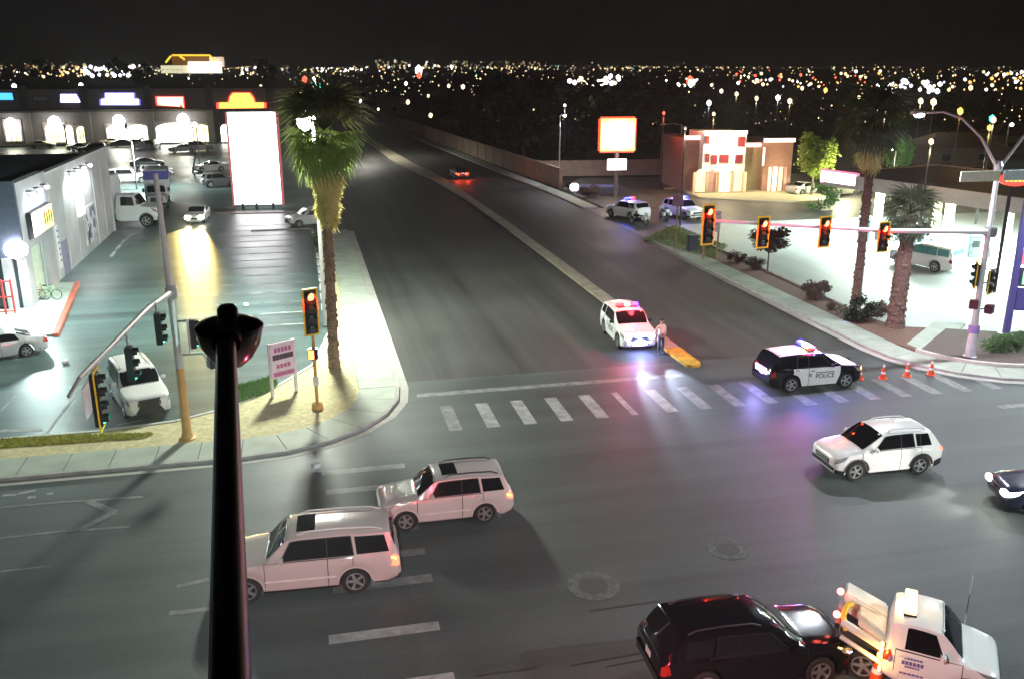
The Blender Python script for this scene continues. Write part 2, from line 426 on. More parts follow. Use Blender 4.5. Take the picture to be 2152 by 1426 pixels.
for px, py in ((137, 763), (517, 643), (665, 1018 - 30)):
    p = at(px, py)
    tag(MB().box((0, 0, .09), (.3, .26, .16), rz=.4).build('paper_litter', mat('white_paper', (.8, .8, .8), .7), bevel=.03), {137: 'crumpled white litter on the lot behind the silver sedan', 517: 'scrap of white litter in the empty stalls beside the street lamp head', 665: 'white litter lying at the kerb below the corner signal'}[px], 'litter').location = (p[0], p[1], .12 if px == 665 else .01)

# ================================================================== VEHICLES
def lerp_tab(tab, x):
    if x <= tab[0][0]: return tab[0][1]
    for (a, b), (c, d) in zip(tab, tab[1:]):
        if x <= c: return b + (d - b) * (x - a) / (c - a) if c > a else d
    return tab[-1][1]
def smooth(t): t = max(0, min(1, t)); return t * t * (3 - 2 * t)

SPECS = dict(
    big=dict(L=5.25, W=2.00, H=1.92, wb=3.02, fo=.95, r=.40, hood=1.14, belt=1.18, cowl=1.50, wt=2.10, rt=5.00, rg=5.18, gc=.32, tail=.09),
    compact=dict(L=4.45, W=1.81, H=1.72, wb=2.62, fo=.85, r=.355, hood=1.05, belt=1.08, cowl=1.27, wt=1.85, rt=4.16, rg=4.38, gc=.27, tail=.09),
    cross=dict(L=4.45, W=1.84, H=1.76, wb=2.62, fo=.88, r=.375, hood=1.07, belt=1.09, cowl=1.10, wt=1.88, rt=3.92, rg=4.33, gc=.26, tail=.2),
    patrol=dict(L=4.78, W=2.0, H=1.82, wb=2.85, fo=.88, r=.40, hood=1.12, belt=1.14, cowl=1.28, wt=2.02, rt=4.34, rg=4.68, gc=.27, tail=.14),
    lux=dict(L=4.88, W=1.89, H=1.86, wb=2.79, fo=.95, r=.385, hood=1.16, belt=1.18, cowl=1.38, wt=1.98, rt=4.60, rg=4.8, gc=.30, tail=.10),
    wrecker=dict(L=2.55, W=1.98, H=1.95, wb=3.9, fo=.62, r=.40, hood=1.20, belt=1.20, cowl=.80, wt=1.30, rt=2.38, rg=2.48, gc=.36, tail=.05),
    long=dict(L=5.02, W=2.0, H=1.74, wb=2.95, fo=.92, r=.385, hood=1.10, belt=1.12, cowl=1.35, wt=2.15, rt=4.50, rg=4.9, gc=.27, tail=.14),
    sedan=dict(L=4.75, W=1.80, H=1.45, wb=2.72, fo=.95, r=.33, hood=.92, belt=.95, cowl=1.30, wt=2.15, rt=3.30, rg=4.05, gc=.20, tail=.08),
    pickup=dict(L=3.15, W=1.98, H=1.95, wb=3.9, fo=.85, r=.40, hood=1.20, belt=1.20, cowl=1.25, wt=1.78, rt=2.95, rg=3.08, gc=.36, tail=.05),
)
class Body:
    def __init__(s, sp):
        s.__dict__.update(sp); L, Hh, hd, bt = s.L, s.H, s.hood, s.belt
        s.top = [(0, hd - .22), (.05, hd - .13), (.22, hd - .045), (.6, hd), (s.cowl - .08, hd + .07), (s.cowl, hd + .085), ((s.cowl + s.wt) / 2, (hd + .085 + Hh - .06) / 2 + .03), (s.wt, Hh - .065), (s.wt + .35, Hh - .015),
                 ((s.wt + s.rt) / 2 + .1, Hh), (s.rt - .1, Hh - .05), (s.rt, Hh - .08), (s.rg, bt + .08), (L - .03, bt - .02 if s.rg > L - .6 else bt + .03), (L, bt - .14)]
        s.bel = [(0, hd - .26), (.1, hd - .15), (.5, hd - .06), (s.cowl, bt - .005), (L - .2, bt + .02), (L, bt - .16)]
        wq = L / 4.7
        s.wid = [(0, .74), (.05, .84), (.16, .92), (.42, .975), (1.1, 1), (L - 1.0, 1), (L - .35, .975), (L - .10, .93), (L - .03, .89), (L, .84)]
        s.ax = (s.fo, s.fo + s.wb)
    def zl(s, d):
        z = lerp_tab([(0, .46), (.08, s.gc + .04), (.4, s.gc - .02), (s.L - .4, s.gc - .02), (s.L - .08, s.gc + .08), (s.L, .5)], d)
        for a in s.ax:
            ra = s.r * 1.17
            if abs(d - a) < ra: z = max(z, s.r * .98 + math.sqrt(ra * ra - (d - a) ** 2))
        return z
    def sec(s, d):
        zt = lerp_tab(s.top, d); zb = min(lerp_tab(s.bel, d), zt - .012); zl = s.zl(d); w = lerp_tab(s.wid, d) * s.W / 2
        gh = zt - zb; k = smooth((gh - .12) / .4)
        p5y = w * .955
        hood6 = (w * .84, zb + gh * .72); cab6 = (p5y - gh * .24, zb + gh * .87)
        hood7 = (w * .5, zt - gh * .06); cab7 = (w * .60, zt - .025)
        m = lambda a, b: (a[0] + (b[0] - a[0]) * k, a[1] + (b[1] - a[1]) * k)
        return [(0, zl), (w * .90, zl), (w * .975, zl + .05 * min(1, (zb - zl) / .3)), (w, zl + .5 * (zb - zl)), (w * .99, zb - .18 * (zb - zl)), (p5y, zb), m(hood6, cab6), m(hood7, cab7), (0, zt)]
    def pos(s, d, t, side=1):
        q = s.sec(d); i = min(int(t), 7); f = t - i
        return Vector((s.L / 2 - d, side * (q[i][0] + (q[i + 1][0] - q[i][0]) * f), q[i][1] + (q[i + 1][1] - q[i][1]) * f))
    def nrm(s, d, t, side=1):
        e = .02
        a = s.pos(min(d + e, s.L), t, side) - s.pos(max(d - e, 0), t, side)
        t0, t1 = max(0, t - .04), min(8, t + .04)
        c = s.pos(d, t1, side) - s.pos(d, t0, side)
        if t1 >= 8: c = Vector((0, -side, 0))
        n_ = a.cross(c)
        if n_.length < 1e-9: return Vector((0, side, 0))
        n_.normalize(); o = s.pos(d, t, side) - Vector((max(-s.L / 2 + .8, min(s.L / 2 - .8, s.L / 2 - d)), 0, .75))
        return n_ if n_.dot(o) > 0 else -n_
    def shell(s):
        ds = set([0, s.L]) | {a for a, _ in s.top} | {a for a, _ in s.wid} | {a for a, _ in s.bel}
        ds |= {i * .16 for i in range(int(s.L / .16) + 1)}
        for a in s.ax: ds |= {a + s.r * 1.17 * math.cos(PI * i / 14) for i in range(15)}
        ds = sorted(x for x in ds if 0 <= x <= s.L); out = [ds[0]]
        for x in ds[1:]:
            if x - out[-1] > .012: out.append(x)
        out[-1] = s.L
        b = MB(); N = 16; vs = []
        for d in out:
            q = s.sec(d); x = s.L / 2 - d
            ring = [(x, y, z) for y, z in q] + [(x, -y, z) for y, z in q[7:0:-1]]
            vs += ring
        fs = []
        for i in range(len(out) - 1):
            for k in range(N):
                k2 = (k + 1) % N; fs.append((i * N + k, (i + 1) * N + k, (i + 1) * N + k2, i * N + k2))
        fs.append(tuple(range(N))); fs.append(tuple((len(out) - 1) * N + k for k in range(N))[::-1])
        return b.add(vs, fs)
    def patch(s, b, corners, off=.008, na=6, nb=4, side=1):
        """corners (d,t): bottom-front, top-front, top-back, bottom-back"""
        A, B_, C_, D_ = corners; vs = []
        for i in range(na + 1):
            for j in range(nb + 1):
                a, c = i / na, j / nb
                d = (A[0] * (1 - c) + B_[0] * c) * (1 - a) + (D_[0] * (1 - c) + C_[0] * c) * a
                t = (A[1] * (1 - c) + B_[1] * c) * (1 - a) + (D_[1] * (1 - c) + C_[1] * c) * a
                vs.append(s.pos(d, t, side) + s.nrm(d, t, side) * off)
        fs = []
        for i in range(na):
            for j in range(nb):
                p = i * (nb + 1) + j; f = (p, p + nb + 1, p + nb + 2, p + 1); fs.append(f if side < 0 else f[::-1])
        return b.add(vs, fs)
    def across(s, b, d0, d1, t0, off=.008, na=5, nb=8, frac=1.0):
        vs = []
        for i in range(na + 1):
            for j in range(nb + 1):
                d = d0 + (d1 - d0) * i / na; q = (j / nb * 2 - 1) * frac; sd = 1 if q >= 0 else -1
                t = 8 - abs(q) * (8 - t0)
                v = s.pos(d, t, sd); n_ = s.nrm(d, t, sd); vs.append(v + n_ * off)
        fs = []
        for i in range(na):
            for j in range(nb):
                p = i * (nb + 1) + j; fs.append((p, p + 1, p + nb + 2, p + nb + 1))
        return b.add(vs, fs)

def paint(key, col, rough=.28, coat=.6, **k): return mat(key, col, rough, coat=coat, var=.04, scale=1, **k)
WHEELS = {}
def wheel_mesh(r, wd=.23, steel=False):
    key = (r, wd, steel)
    if key not in WHEELS:
        t = MB().lathe([(r * .66, -wd / 2 + .02), (r * .72, -wd / 2), (r * .95, -wd / 2), (r, -wd / 2 + .03), (r, wd / 2 - .03), (r * .95, wd / 2), (r * .72, wd / 2), (r * .66, wd / 2 - .02)], (0, 0, 0), 'y', 22, False)
        q = MB()
        q.lathe([(r * .68, wd / 2 - .015), (r * .68, wd / 2 + .004), (r * .61, wd / 2 + .004), (r * .60, wd / 2 - .03)], (0, 0, 0), 'y', 20, False)
        q.cur = 1; q.lathe([(r * .60, wd / 2 - .03), (r * .58, wd / 2 - .075), (.05, wd / 2 - .075)], (0, 0, 0), 'y', 20, False); q.cur = 0
        q.lathe([(.085, wd / 2 - .07), (.08, wd / 2 - .012), (.04, wd / 2 - .005)], (0, 0, 0), 'y', 10)
        for i in range(5):
            a = 2 * PI * i / 5; c, s_ = math.cos(a), math.sin(a)
            q.box((c * r * .34, wd / 2 - .03, s_ * r * .34), (r * .56, .04, .075), ry=-a)
        WHEELS[key] = (t.mesh('tyre', M_tyre, smooth=35), q.mesh('rim', [M_rim, M_dark_steel], smooth=30))
    return WHEELS[key]
M_headl = lamp_mat('lit_headlamp', (1, .97, .9), 30)
M_headoff = mat('headlamp_glass', (.5, .5, .52), .08, metal=.6)
M_tail = lamp_mat('lit_tail_lamp', (1, .06, .02), 7)
M_tailoff = mat('tail_lamp_glass', (.30, .02, .015), .12)
M_amber = lamp_mat('lit_amber_lamp', (1, .45, .04), 9)
M_trim = mat('black_trim', (.018, .018, .019), .5)
def add_wheels(root, B, steel=False, ys=None):
    tm, rm = wheel_mesh(B.r, .25, steel)
    y = B.W / 2 - .15
    for d in B.ax:
        if d > B.L: continue
        for sd in (1, -1):
            wq = bpy.data.objects.new('wheel', tm); COL.objects.link(wq); wq.parent = root
            wq.location = (B.L / 2 - d, sd * y, B.r); wq.rotation_euler = (0, 0, 0 if sd > 0 else PI)
            rq = bpy.data.objects.new('rim', rm); COL.objects.link(rq); rq.parent = wq
def car(name, label, cat, loc, heading, spec, pm, head=0, tail=0, wins=None, group=None, detail=2, door_m=None, rails=False, trim=False, sunroof=False, glass=None, seams=True, amber_tail=False, tail_h=(3.4, 5.0), doors=True):
    B = Body(SPECS[spec]); g = glass or M_glass
    root = thing(name, label, cat, loc, heading, group); L = B.L
    B.shell().build('body', pm, root, smooth=38)
    add_wheels(root, B)
    b = MB(); B.across(b, B.cowl + .03, B.wt + .02, 6.12); b.build('windscreen', g, root, smooth=60)
    if spec not in ('pickup', 'wrecker'):
        b = MB(); B.across(b, B.rt + .02, B.rg - .05, 6.15); b.build('rear_window', g, root, smooth=60)
    split = (B.wt + B.rt) / 2
    if wins is None:
        c0, c1 = B.cowl + .42, B.wt + .14
        mid = B.wt + .42 * (B.rt - B.wt) - .1; e1 = B.wt + .63 * (B.rt - B.wt)
        if spec in ('pickup', 'wrecker'): wins = [(c0, c1, B.rt - .32, B.rt - .30)]
        elif spec == 'sedan': wins = [(c0, c1, mid - .015, mid - .015), (mid + .015, mid + .015, B.rt - .1, B.rt + .1)]
        else: wins = [(c0, c1, mid - .015, mid - .015), (mid + .015, mid + .015, e1 - .05, e1 + .02), (e1 + .12, e1 + .07, B.rt - .16, min(B.rg - .22, B.rt - .02))]
        split = mid
    for sd in (1, -1):
        if len(wins) > 1:
            b = MB(); B.patch(b, [(wins[0][0] - .05, 5.06), (wins[0][1] - .04, 5.94), (wins[1][2] + .03, 5.94), (wins[1][3] + .03, 5.06)], .011, 8, 3, sd); b.build('window_frame', M_black, root, smooth=60)
        for (db0, dt0, dt1, db1) in wins:
            b = MB(); B.patch(b, [(db0, 5.10), (dt0, 5.90), (dt1, 5.90), (db1, 5.10)], .016, 8, 3, sd); b.build('side_window', g, root, smooth=60)
        # doors
        if detail > 1 and doors:
            ranges = [(B.cowl - .02, split - .012), (split + .012, B.ax[1] - .05)]
            if spec in ('pickup', 'wrecker'): ranges = [(B.cowl + .02, B.rt - .12)]
            for (a, c) in ranges:
                b = MB(); B.patch(b, [(a - .018, 2.0), (a - .018, 5.04), (c + .018, 5.04), (c + .018, 1.98)], .009, 10, 8, sd)
                sm = b.build('door_seam', M_black, root, smooth=60)
                b = MB(); B.patch(b, [(a, 2.03), (a, 4.99), (c, 4.99), (c, 2.03)], .014, 10, 8, sd)
                dr = b.build('door', door_m or pm, root, smooth=60)
                p = B.pos(c - .18, 4.25, sd)
                MB().box((p.x, p.y + sd * .03, p.z), (.2, .04, .035)).build('handle', pm if not door_m else M_black, dr, bevel=.01)
        # lamps
        b = MB(); B.patch(b, [(.03, 3.5), (.10, 4.75), (.55, 4.85), (.36, 3.9)], .012, 5, 3, sd)
        b.build('headlight', M_headl if head else M_headoff, root, smooth=60)
        b = MB(); B.patch(b, [(L - .24, tail_h[0]), (L - .16, tail_h[1]), (L - .03, tail_h[1]), (L - .01, tail_h[0])], .014, 4, 4, sd)
        b.build('tail_light', M_amber if amber_tail else (M_tail if tail else M_tailoff), root, smooth=60)
        if detail > 1:
            p = B.pos(B.cowl + .45, 5.2, sd)
            mr = MB().box((p.x, p.y + sd * .15, p.z + .04), (.12, .22, .17)).build('mirror', pm if spec != 'patrol' else M_black, root, bevel=.04)
            b = MB(); B.patch(b, [(B.ax[0] + B.r * 1.19, 1.02), (B.ax[0] + B.r * 1.19, 2.25), (min(B.L - .05, B.ax[1] - B.r * 1.19), 2.25), (min(B.L - .05, B.ax[1] - B.r * 1.19), 1.02)], .012, 6, 3, sd)
            b.build('sill_trim', M_trim if trim else pm, root, smooth=60)
            if trim or spec in ('big', 'compact', 'lux'):
                for ax in B.ax:
                    if ax > L: continue
                    vs = []; nseg = 14; b = MB()
                    for i in range(nseg + 1):
                        a = PI * (.02 + .96 * i / nseg); ra = B.r * 1.15
                        for rr in (ra, ra + .075):
                            d = ax - rr * math.cos(a); z = B.r + rr * math.sin(a)
                            q = B.sec(d); w_ = q[3][0] + .022
                            vs.append((L / 2 - d, sd * w_, z))
                    fs = [((2 * i, 2 * i + 1, 2 * i + 3, 2 * i + 2) if sd > 0 else (2 * i, 2 * i + 2, 2 * i + 3, 2 * i + 1)) for i in range(nseg)]
                    b.add(vs, fs).build('arch_trim', M_trim if trim else pm, root, smooth=60)
            if rails:
                b = MB(); pts = [B.pos(B.wt + .3 + (B.rt - B.wt - .5) * i / 8, 6.75, sd) + Vector((0, 0, .075 if 0 < i < 8 else .0)) for i in range(9)]
                b.tube(pts, .024, 6).build('roof_rail', M_chrome if rails == 'chrome' else (M_trim if rails == 'black' else M_galv2), root, smooth=50)
    hz = B.hood
    gm = MB(); gm.box((L / 2 + .005, 0, hz - .37), (.05, B.W * .50, .20)); gm.build('grille', M_trim, root, bevel=.02)
    if detail > 1:
        gb = MB()
        for i in range(3): gb.box((L / 2 + .034, 0, hz - .43 + i * .06), (.012, B.W * .46, .014))
        gb.build('grille_bar', M_chrome, root)
    b = MB()
    B.patch(b, [(.0, 1.6), (.0, 2.6), (.5, 2.4), (.5, 1.6)], .015, 5, 3, 1); B.patch(b, [(.0, 1.6), (.0, 2.6), (.5, 2.4), (.5, 1.6)], .015, 5, 3, -1)
    b.box((L / 2 + .004, 0, .52), (.03, B.W * .70, .13)); b.build('front_bumper', M_trim if trim or detail < 2 else pm, root, smooth=50)
    b = MB()
    B.patch(b, [(L - .4, 1.6), (L - .4, 2.6), (L - .0, 2.8), (L - .0, 1.6)], .02, 5, 3, 1); B.patch(b, [(L - .4, 1.6), (L - .4, 2.6), (L, 2.8), (L, 1.6)], .02, 5, 3, -1)
    b.box((-L / 2 - .01, 0, .58), (.05, B.W * .80, .2)); b.build('rear_bumper', M_trim if trim else pm, root, smooth=50)
    MB().box((-L / 2 - .006, 0, .86), (.02, .32, .16)).build('licence_plate', mat('plate', (.6, .6, .62), .5), root)
    if sunroof:
        b = MB(); B.across(b, B.wt + .28, B.wt + .80, 7.15, .008, 3, 6, .98); b.build('sunroof', g, root, smooth=60)
    return root, B
def head_spots(root, B, power, col=(1, .93, .8), tilt=.10, angle=70, z=None):
    for sd in (1, -1):
        light('SPOT', (B.L / 2 + .12, sd * B.W * .36, z or B.hood - .22), power, col, root, size=.07, angle=angle, blend=.7, dir=(1, 0, -tilt))

P_champ = paint('silver_beige_paint', (.60, .51, .50), .25, metal=.15); P_champ2 = paint('pale_rose_white_paint', (.64, .56, .55), .25, metal=.1)
P_white = paint('white_paint', (.78, .79, .78)); P_black = paint('black_car_paint', (.006, .006, .008), .13, coat=0)
P_silver = paint('silver_paint', (.52, .54, .56), .3, metal=.4); P_dark = paint('dark_blue_paint', (.02, .025, .05), .2)
P_red = paint('red_car_paint', (.28, .03, .03)); P_grey = paint('grey_car_paint', (.17, .18, .19)); P_beige = paint('beige_car_paint', (.45, .40, .32))

# large light SUV and smaller SUV heading left in the foreground
f, r_ = at(525, 1268), at(745, 1247)
SB = SPECS['big']
def place(front, rear, spec, near_side):
    """centre and heading from the ground points under the two wheels of one side"""
    front, rear = Vector(front), Vector(rear); d = (front - rear); d.z = 0; d.normalize()
    S_ = SPECS[spec]; side = Vector((-d.y, d.x, 0)) * near_side
    mid = (front + rear) / 2 - side * (S_['W'] / 2 - .03)
    c = mid - d * (S_['L'] / 2 - S_['fo'] - S_['wb'] / 2)
    return (c.x, c.y, .004), math.atan2(d.y, d.x)
loc, hd_ = place(f, r_, 'big', 1)
suvA, BA = car('sport_utility', 'large pinkish white SUV with dark sunroof, nearest the camera on the left crosswalk', 'SUV', loc, hd_, 'big', P_champ, rails=True, sunroof=True, amber_tail=False, tail=1, tail_h=(3.1, 4.9))
loc, hd_ = place(at(856, 1116), at(1017, 1099), 'compact', 1)
suvB, BB = car('sport_utility', 'smaller pinkish white SUV following just behind the larger one', 'SUV', loc, hd_, 'compact', P_champ2, rails='black', sunroof=True, tail=1, tail_h=(3.6, 5.0))
for rt_, BQ in ((suvA, BA), (suvB, BB)):
    for sd in (1, -1):
        b = MB(); L = BQ.L
        BQ.patch(b, [(L - .245, 4.0), (L - .2, 4.3), (L - .10, 4.3), (L - .09, 4.0)], .022, 3, 3, sd); b.build('turn_signal', M_amber, rt_)
        b = MB(); p0 = BQ.pos(BQ.ax[0] + BQ.r * 1.3, 2.75, sd); p1 = BQ.pos(BQ.ax[1] - BQ.r * 1.3, 2.75, sd)
        b.box(((p0.x + p1.x) / 2, p0.y + sd * .012, (p0.z + p1.z) / 2), (abs(p0.x - p1.x), .03, .06)).build('body_moulding', mat('pale_moulding', (.68, .62, .6), .35), rt_, bevel=.008)
# white crossover
loc, hd_ = place(at(1800, 1010), at(1928, 997), 'cross', 1)
cx, BX = car('sport_utility', 'clean white crossover with black wheel arches heading left through the junction', 'SUV', loc, hd_, 'cross', P_white, trim=True, rails=True, tail=1, tail_h=(4.2, 5.0))
# white luxury SUV on the lot, facing the street corner
lf, lr = at(348, 872), at(215, 770)
d = Vector((.34, -.94, 0))
fc = (at(268, 882) + at(352, 868)) / 2 + Vector((0, .1, 0))
c = fc - d * 1.75
lux, BL = car('sport_utility', 'white luxury SUV with a big black grille parked behind the traffic signals', 'SUV', (c.x, c.y, .008), math.atan2(d.y, d.x), 'lux', P_white, rails=True, trim=False)
MB().prism([(-.46, .98), (.46, .98), (.36, .74), (.58, .40), (.42, .30), (-.42, .30), (-.58, .40), (-.36, .74)], 0, .05).build('spindle_grille', M_black, lux, bevel=.015).matrix_local = Matrix.Translation((BL.L / 2 + .01, 0, .02)) @ Matrix(((0, 0, 1, 0), (1, 0, 0, 0), (0, 1, 0, 0), (0, 0, 0, 1)))
# silver sedan leaving the lot
loc, hd_ = place(at(-80, 772), at(70, 748), 'sedan', 1)
sed, BS = car('sedan', 'silver sedan half out of the picture on the store lot', 'car', loc, hd_, 'sedan', P_silver, tail=0)
# black crossover bottom
loc, hd_ = place(at(1748, 1437), at(1456, 1475), 'long', -1)
blk, BK = car('sport_utility', 'glossy black crossover stopped behind the white tow truck', 'SUV', loc, hd_, 'long', P_black, tail=0, rails='black')
for sd in (1, -1):
    b = MB(); BK.patch(b, [(.05, 3.75), (.08, 4.0), (.3, 4.05), (.2, 3.8)], .016, 3, 3, sd); b.build('turn_signal', lamp_mat('blue_white_lamp', (.45, .6, 1), 2.5), blk)
# dark car at the right edge, lamps on
h1, h2 = at(2102, 995, .68), at(2146, 1040, .68); q = (h2 - h1).normalized(); d = Vector((q.y, -q.x, 0)); d = -d if d.x > 0 else d; c = (h1 + h2) / 2 - d * 2.1 + Vector((-.25, 0, 0))
drk, BD = car('sedan', 'dark blue car entering at the right edge with its headlights on', 'car', (c.x, c.y, .004), math.atan2(d.y, d.x), 'sedan', P_dark, head=1)
head_spots(drk, BD, 500)
for sd in (1, -1): MB().ball((BD.L / 2 - .04, sd * .62, .68), (.12, .24, .12), 2).build('headlight_lens', lamp_mat('blue_edged_headlamp', (.95, 1, .75), 40), drk, smooth=60)
# car with red tail lamps far up the road
p = at(970, 378)
tl, BT = car('sedan', 'dark sedan driving away up the road with red tail lights glowing', 'car', (p.x, p.y + 2.2, 0), PI / 2 + .06, 'sedan', P_dark, tail=1, detail=1)
for y in (-.6, .6): light('POINT', (-2.6, y, .75), 160, (1, .06, .02), tl, size=.12)
# white car in the driveway
p = at(652, 474)
dw, BW = car('hatchback', 'white hatchback waiting in the driveway beside the palm', 'car', (p.x, p.y, .01), PI + .35, 'compact', P_white, detail=1)
# car with headlights facing us on the lot
p = at(412, 472)
hl, BH = car('sedan', 'white car with blazing headlights driving down the lot toward the street', 'car', (p.x, p.y + 2.4, .01), -PI / 2 - .05, 'sedan', P_white, head=1, detail=1)
head_spots(hl, BH, 60000, (1, .72, .22), .035, 30)
for sd in (1, -1): MB().ball((BH.L / 2 + .02, sd * .6, .66), (.12, .28, .2), 2).build('headlight_lens', lamp_mat('yellow_headlamp', (1, .9, .55), 60), hl, smooth=60)

# ---- police SUVs
M_redlens = lamp_mat('red_flasher', (1, .0012, .002), 45); M_bluelens = lamp_mat('blue_flasher', (.0008, .004, 1), 45); M_whitelens = lamp_mat('white_flasher', (1, .95, .95), 40)
M_amberlens = lamp_mat('amber_flasher', (1, .42, .05), 40)
def text(body, size, m, parent, mtx, name='lettering', ext=.002):
    cu = bpy.data.curves.new(name, 'FONT'); cu.body = body; cu.size = size; cu.extrude = ext; cu.align_x = 'CENTER'; cu.align_y = 'CENTER'; cu.offset = .004
    t0 = bpy.data.objects.new('tmp', cu); COL.objects.link(t0); me = bpy.data.meshes.new_from_object(t0.evaluated_get(bpy.context.evaluated_depsgraph_get())); bpy.data.objects.remove(t0)
    me.materials.clear(); me.materials.append(m); o = bpy.data.objects.new(name, me); COL.objects.link(o)
    if parent: o.parent = parent
    o.matrix_local = mtx; return o
M_ink = mat('door_print_ink', (.05, .05, .055), .5)
def bar_lamp(root, x, z, W, lenses, lit_pow=0, cols=((1, .03, .04), (.08, .15, 1)), wid=.3):
    lb = MB().box((x, 0, z), (wid, W, .06)).build('light_bar', M_black, root, bevel=.015)
    n = len(lenses)
    for i, m in enumerate(lenses):
        y = -W / 2 + W * (i + .5) / n
        MB().box((x, y, z + .095), (wid * .95, W / n * .94, .13)).build('flasher', m, lb, bevel=.02)
def police(label, loc, hd_, lenses, detail=2, P=P_black, letter=True):
    root, B = car('police_suv', label, 'police car', loc, hd_, 'patrol', P, detail=detail, door_m=P_white, rails=False, group='police SUVs at the scene')
    b = MB(); B.across(b, B.wt + .1, B.rt - .05, 6.6, .009, 8, 8); b.build('roof_panel', P_white, root, smooth=60)
    b = MB(); B.across(b, .28, B.cowl - .12, 5.6, .009, 6, 8); b.build('hood_panel', P_white, root, smooth=60)
    bar_lamp(root, B.L / 2 - B.wt - .55, B.H + .05, 1.25, lenses)
    b = MB(); b.tube([(B.L / 2 + .04, -.45, .42), (B.L / 2 + .16, -.45, .5), (B.L / 2 + .16, -.45, .95), (B.L / 2 + .06, -.45, 1.0)], .03, 6)
    b.tube([(B.L / 2 + .04, .45, .42), (B.L / 2 + .16, .45, .5), (B.L / 2 + .16, .45, .95), (B.L / 2 + .06, .45, 1.0)], .03, 6)
    b.box((B.L / 2 + .16, 0, .72), (.04, 1.0, .1)); b.build('push_bumper', M_black, root)
    if letter:
        for sd in (1, -1):
            p = B.pos(B.cowl + .78, 3.35, sd)
            rot = Matrix.Rotation(PI if sd > 0 else 0, 4, 'Z') @ Matrix.Rotation(PI / 2, 4, 'X')
            text('POLICE', .30, M_ink, root, Matrix.Translation((p.x, p.y + sd * .022, p.z - .05)) @ rot)
            b = MB(); pp = B.pos(B.cowl + .78, 3.8, sd)
            for i in range(11): b.box((pp.x - .44 + i * .088, pp.y + sd * .02, pp.z + .0), (.06, .006, .055))
            b.build('small_print', M_ink, root)
            b = MB(); q = B.pos(B.cowl + 1.55, 3.45, sd); vs = []
            for i in range(10):
                a = PI / 2 + i * PI / 5; rr = .15 if i % 2 == 0 else .06; vs.append((q.x + rr * math.cos(a), q.y + sd * .024, q.z + rr * math.sin(a)))
            b.add(vs, [tuple(range(10)) if sd < 0 else tuple(range(10))[::-1]]); b.build('star_emblem', mat('grey_emblem', (.25, .26, .27), .5), root)
    return root, B
loc, hd_ = place(at(1778, 815), at(1660, 826), 'patrol', -1)
pol2, BP = police('black and white police SUV parked broadside across the lanes beside the cones', (loc[0], loc[1], .004), hd_, [M_redlens, M_amberlens, M_whitelens, M_bluelens, M_bluelens])
light('POINT', (.1, .2, 2.35), 700, (1, .15, .12), pol2, size=.2); light('POINT', (.1, -.5, 2.35), 700, (.12, .18, 1), pol2, size=.2)
# lit rear flashers and hatch lamps of that SUV
MB().box((-BP.L / 2 - .03, .0, 1.0), (.05, 1.0, .28)).build('rear_flasher', lamp_mat('violet_flasher', (.62, .45, 1), 9), pol2, bevel=.03)
light('POINT', (-BP.L / 2 - .4, -.1, .9), 160, (.40, .34, 1), pol2, size=.2)
light('SPOT', (-BP.L / 2 - .25, -.5, 1.2), 70, (.3, .3, 1), pol2, size=.1, angle=110, dir=(-.6, -.6, -1))
mf = lamp_mat('amber_side_marker', (1, .5, .08), 10)
MB().box((BP.L / 2 - .08, -BP.W * .40, .86), (.12, .1, .1)).build('front_marker', mf, pol2, bevel=.02)
c = (at(1292, 737) + at(1352, 734)) / 2
pol1, BP1 = police('police SUV facing us by the median with red roof lights and white headlights blazing', (16.95, 45.9, 0), -PI / 2 - .06, [M_redlens, M_redlens, M_whitelens, M_redlens, M_bluelens], P=P_white)
for sd in (1, -1):
    MB().box((BP1.L / 2 + .03, sd * .62, .88), (.06, .36, .20)).build('headlight_lens', lamp_mat('blazing_headlamp', (.93, .95, 1), 60), pol1, bevel=.03)
MB().box((BP1.L / 2 + .19, .0, .66), (.05, .5, .1)).build('grille_flasher', lamp_mat('blue_grille_flasher', (.1, .18, 1), 35), pol1, bevel=.02)
head_spots(pol1, BP1, 5200, (.62, .74, 1), .12, 24)
light('POINT', (.15, .3, 2.5), 850, (1, .004, .006), pol1, size=.25); light('POINT', (.5, .2, 2.12), 120, (1, .02, .03), pol1, size=.15)
light('POINT', (BP1.L / 2 + .35, 0, .7), 420, (.30, .36, 1), pol1, size=.15)
pol5, _ = police('police SUV with red roof lights stopped nearest the camera below the lamp arm', (4.5, 12.0, .004), PI * .96, [M_redlens, M_redlens, M_whitelens, M_redlens, M_bluelens], detail=1, letter=False)
light('POINT', (.1, 0, 2.6), 1700, (1, .05, .09), pol5, size=.3)
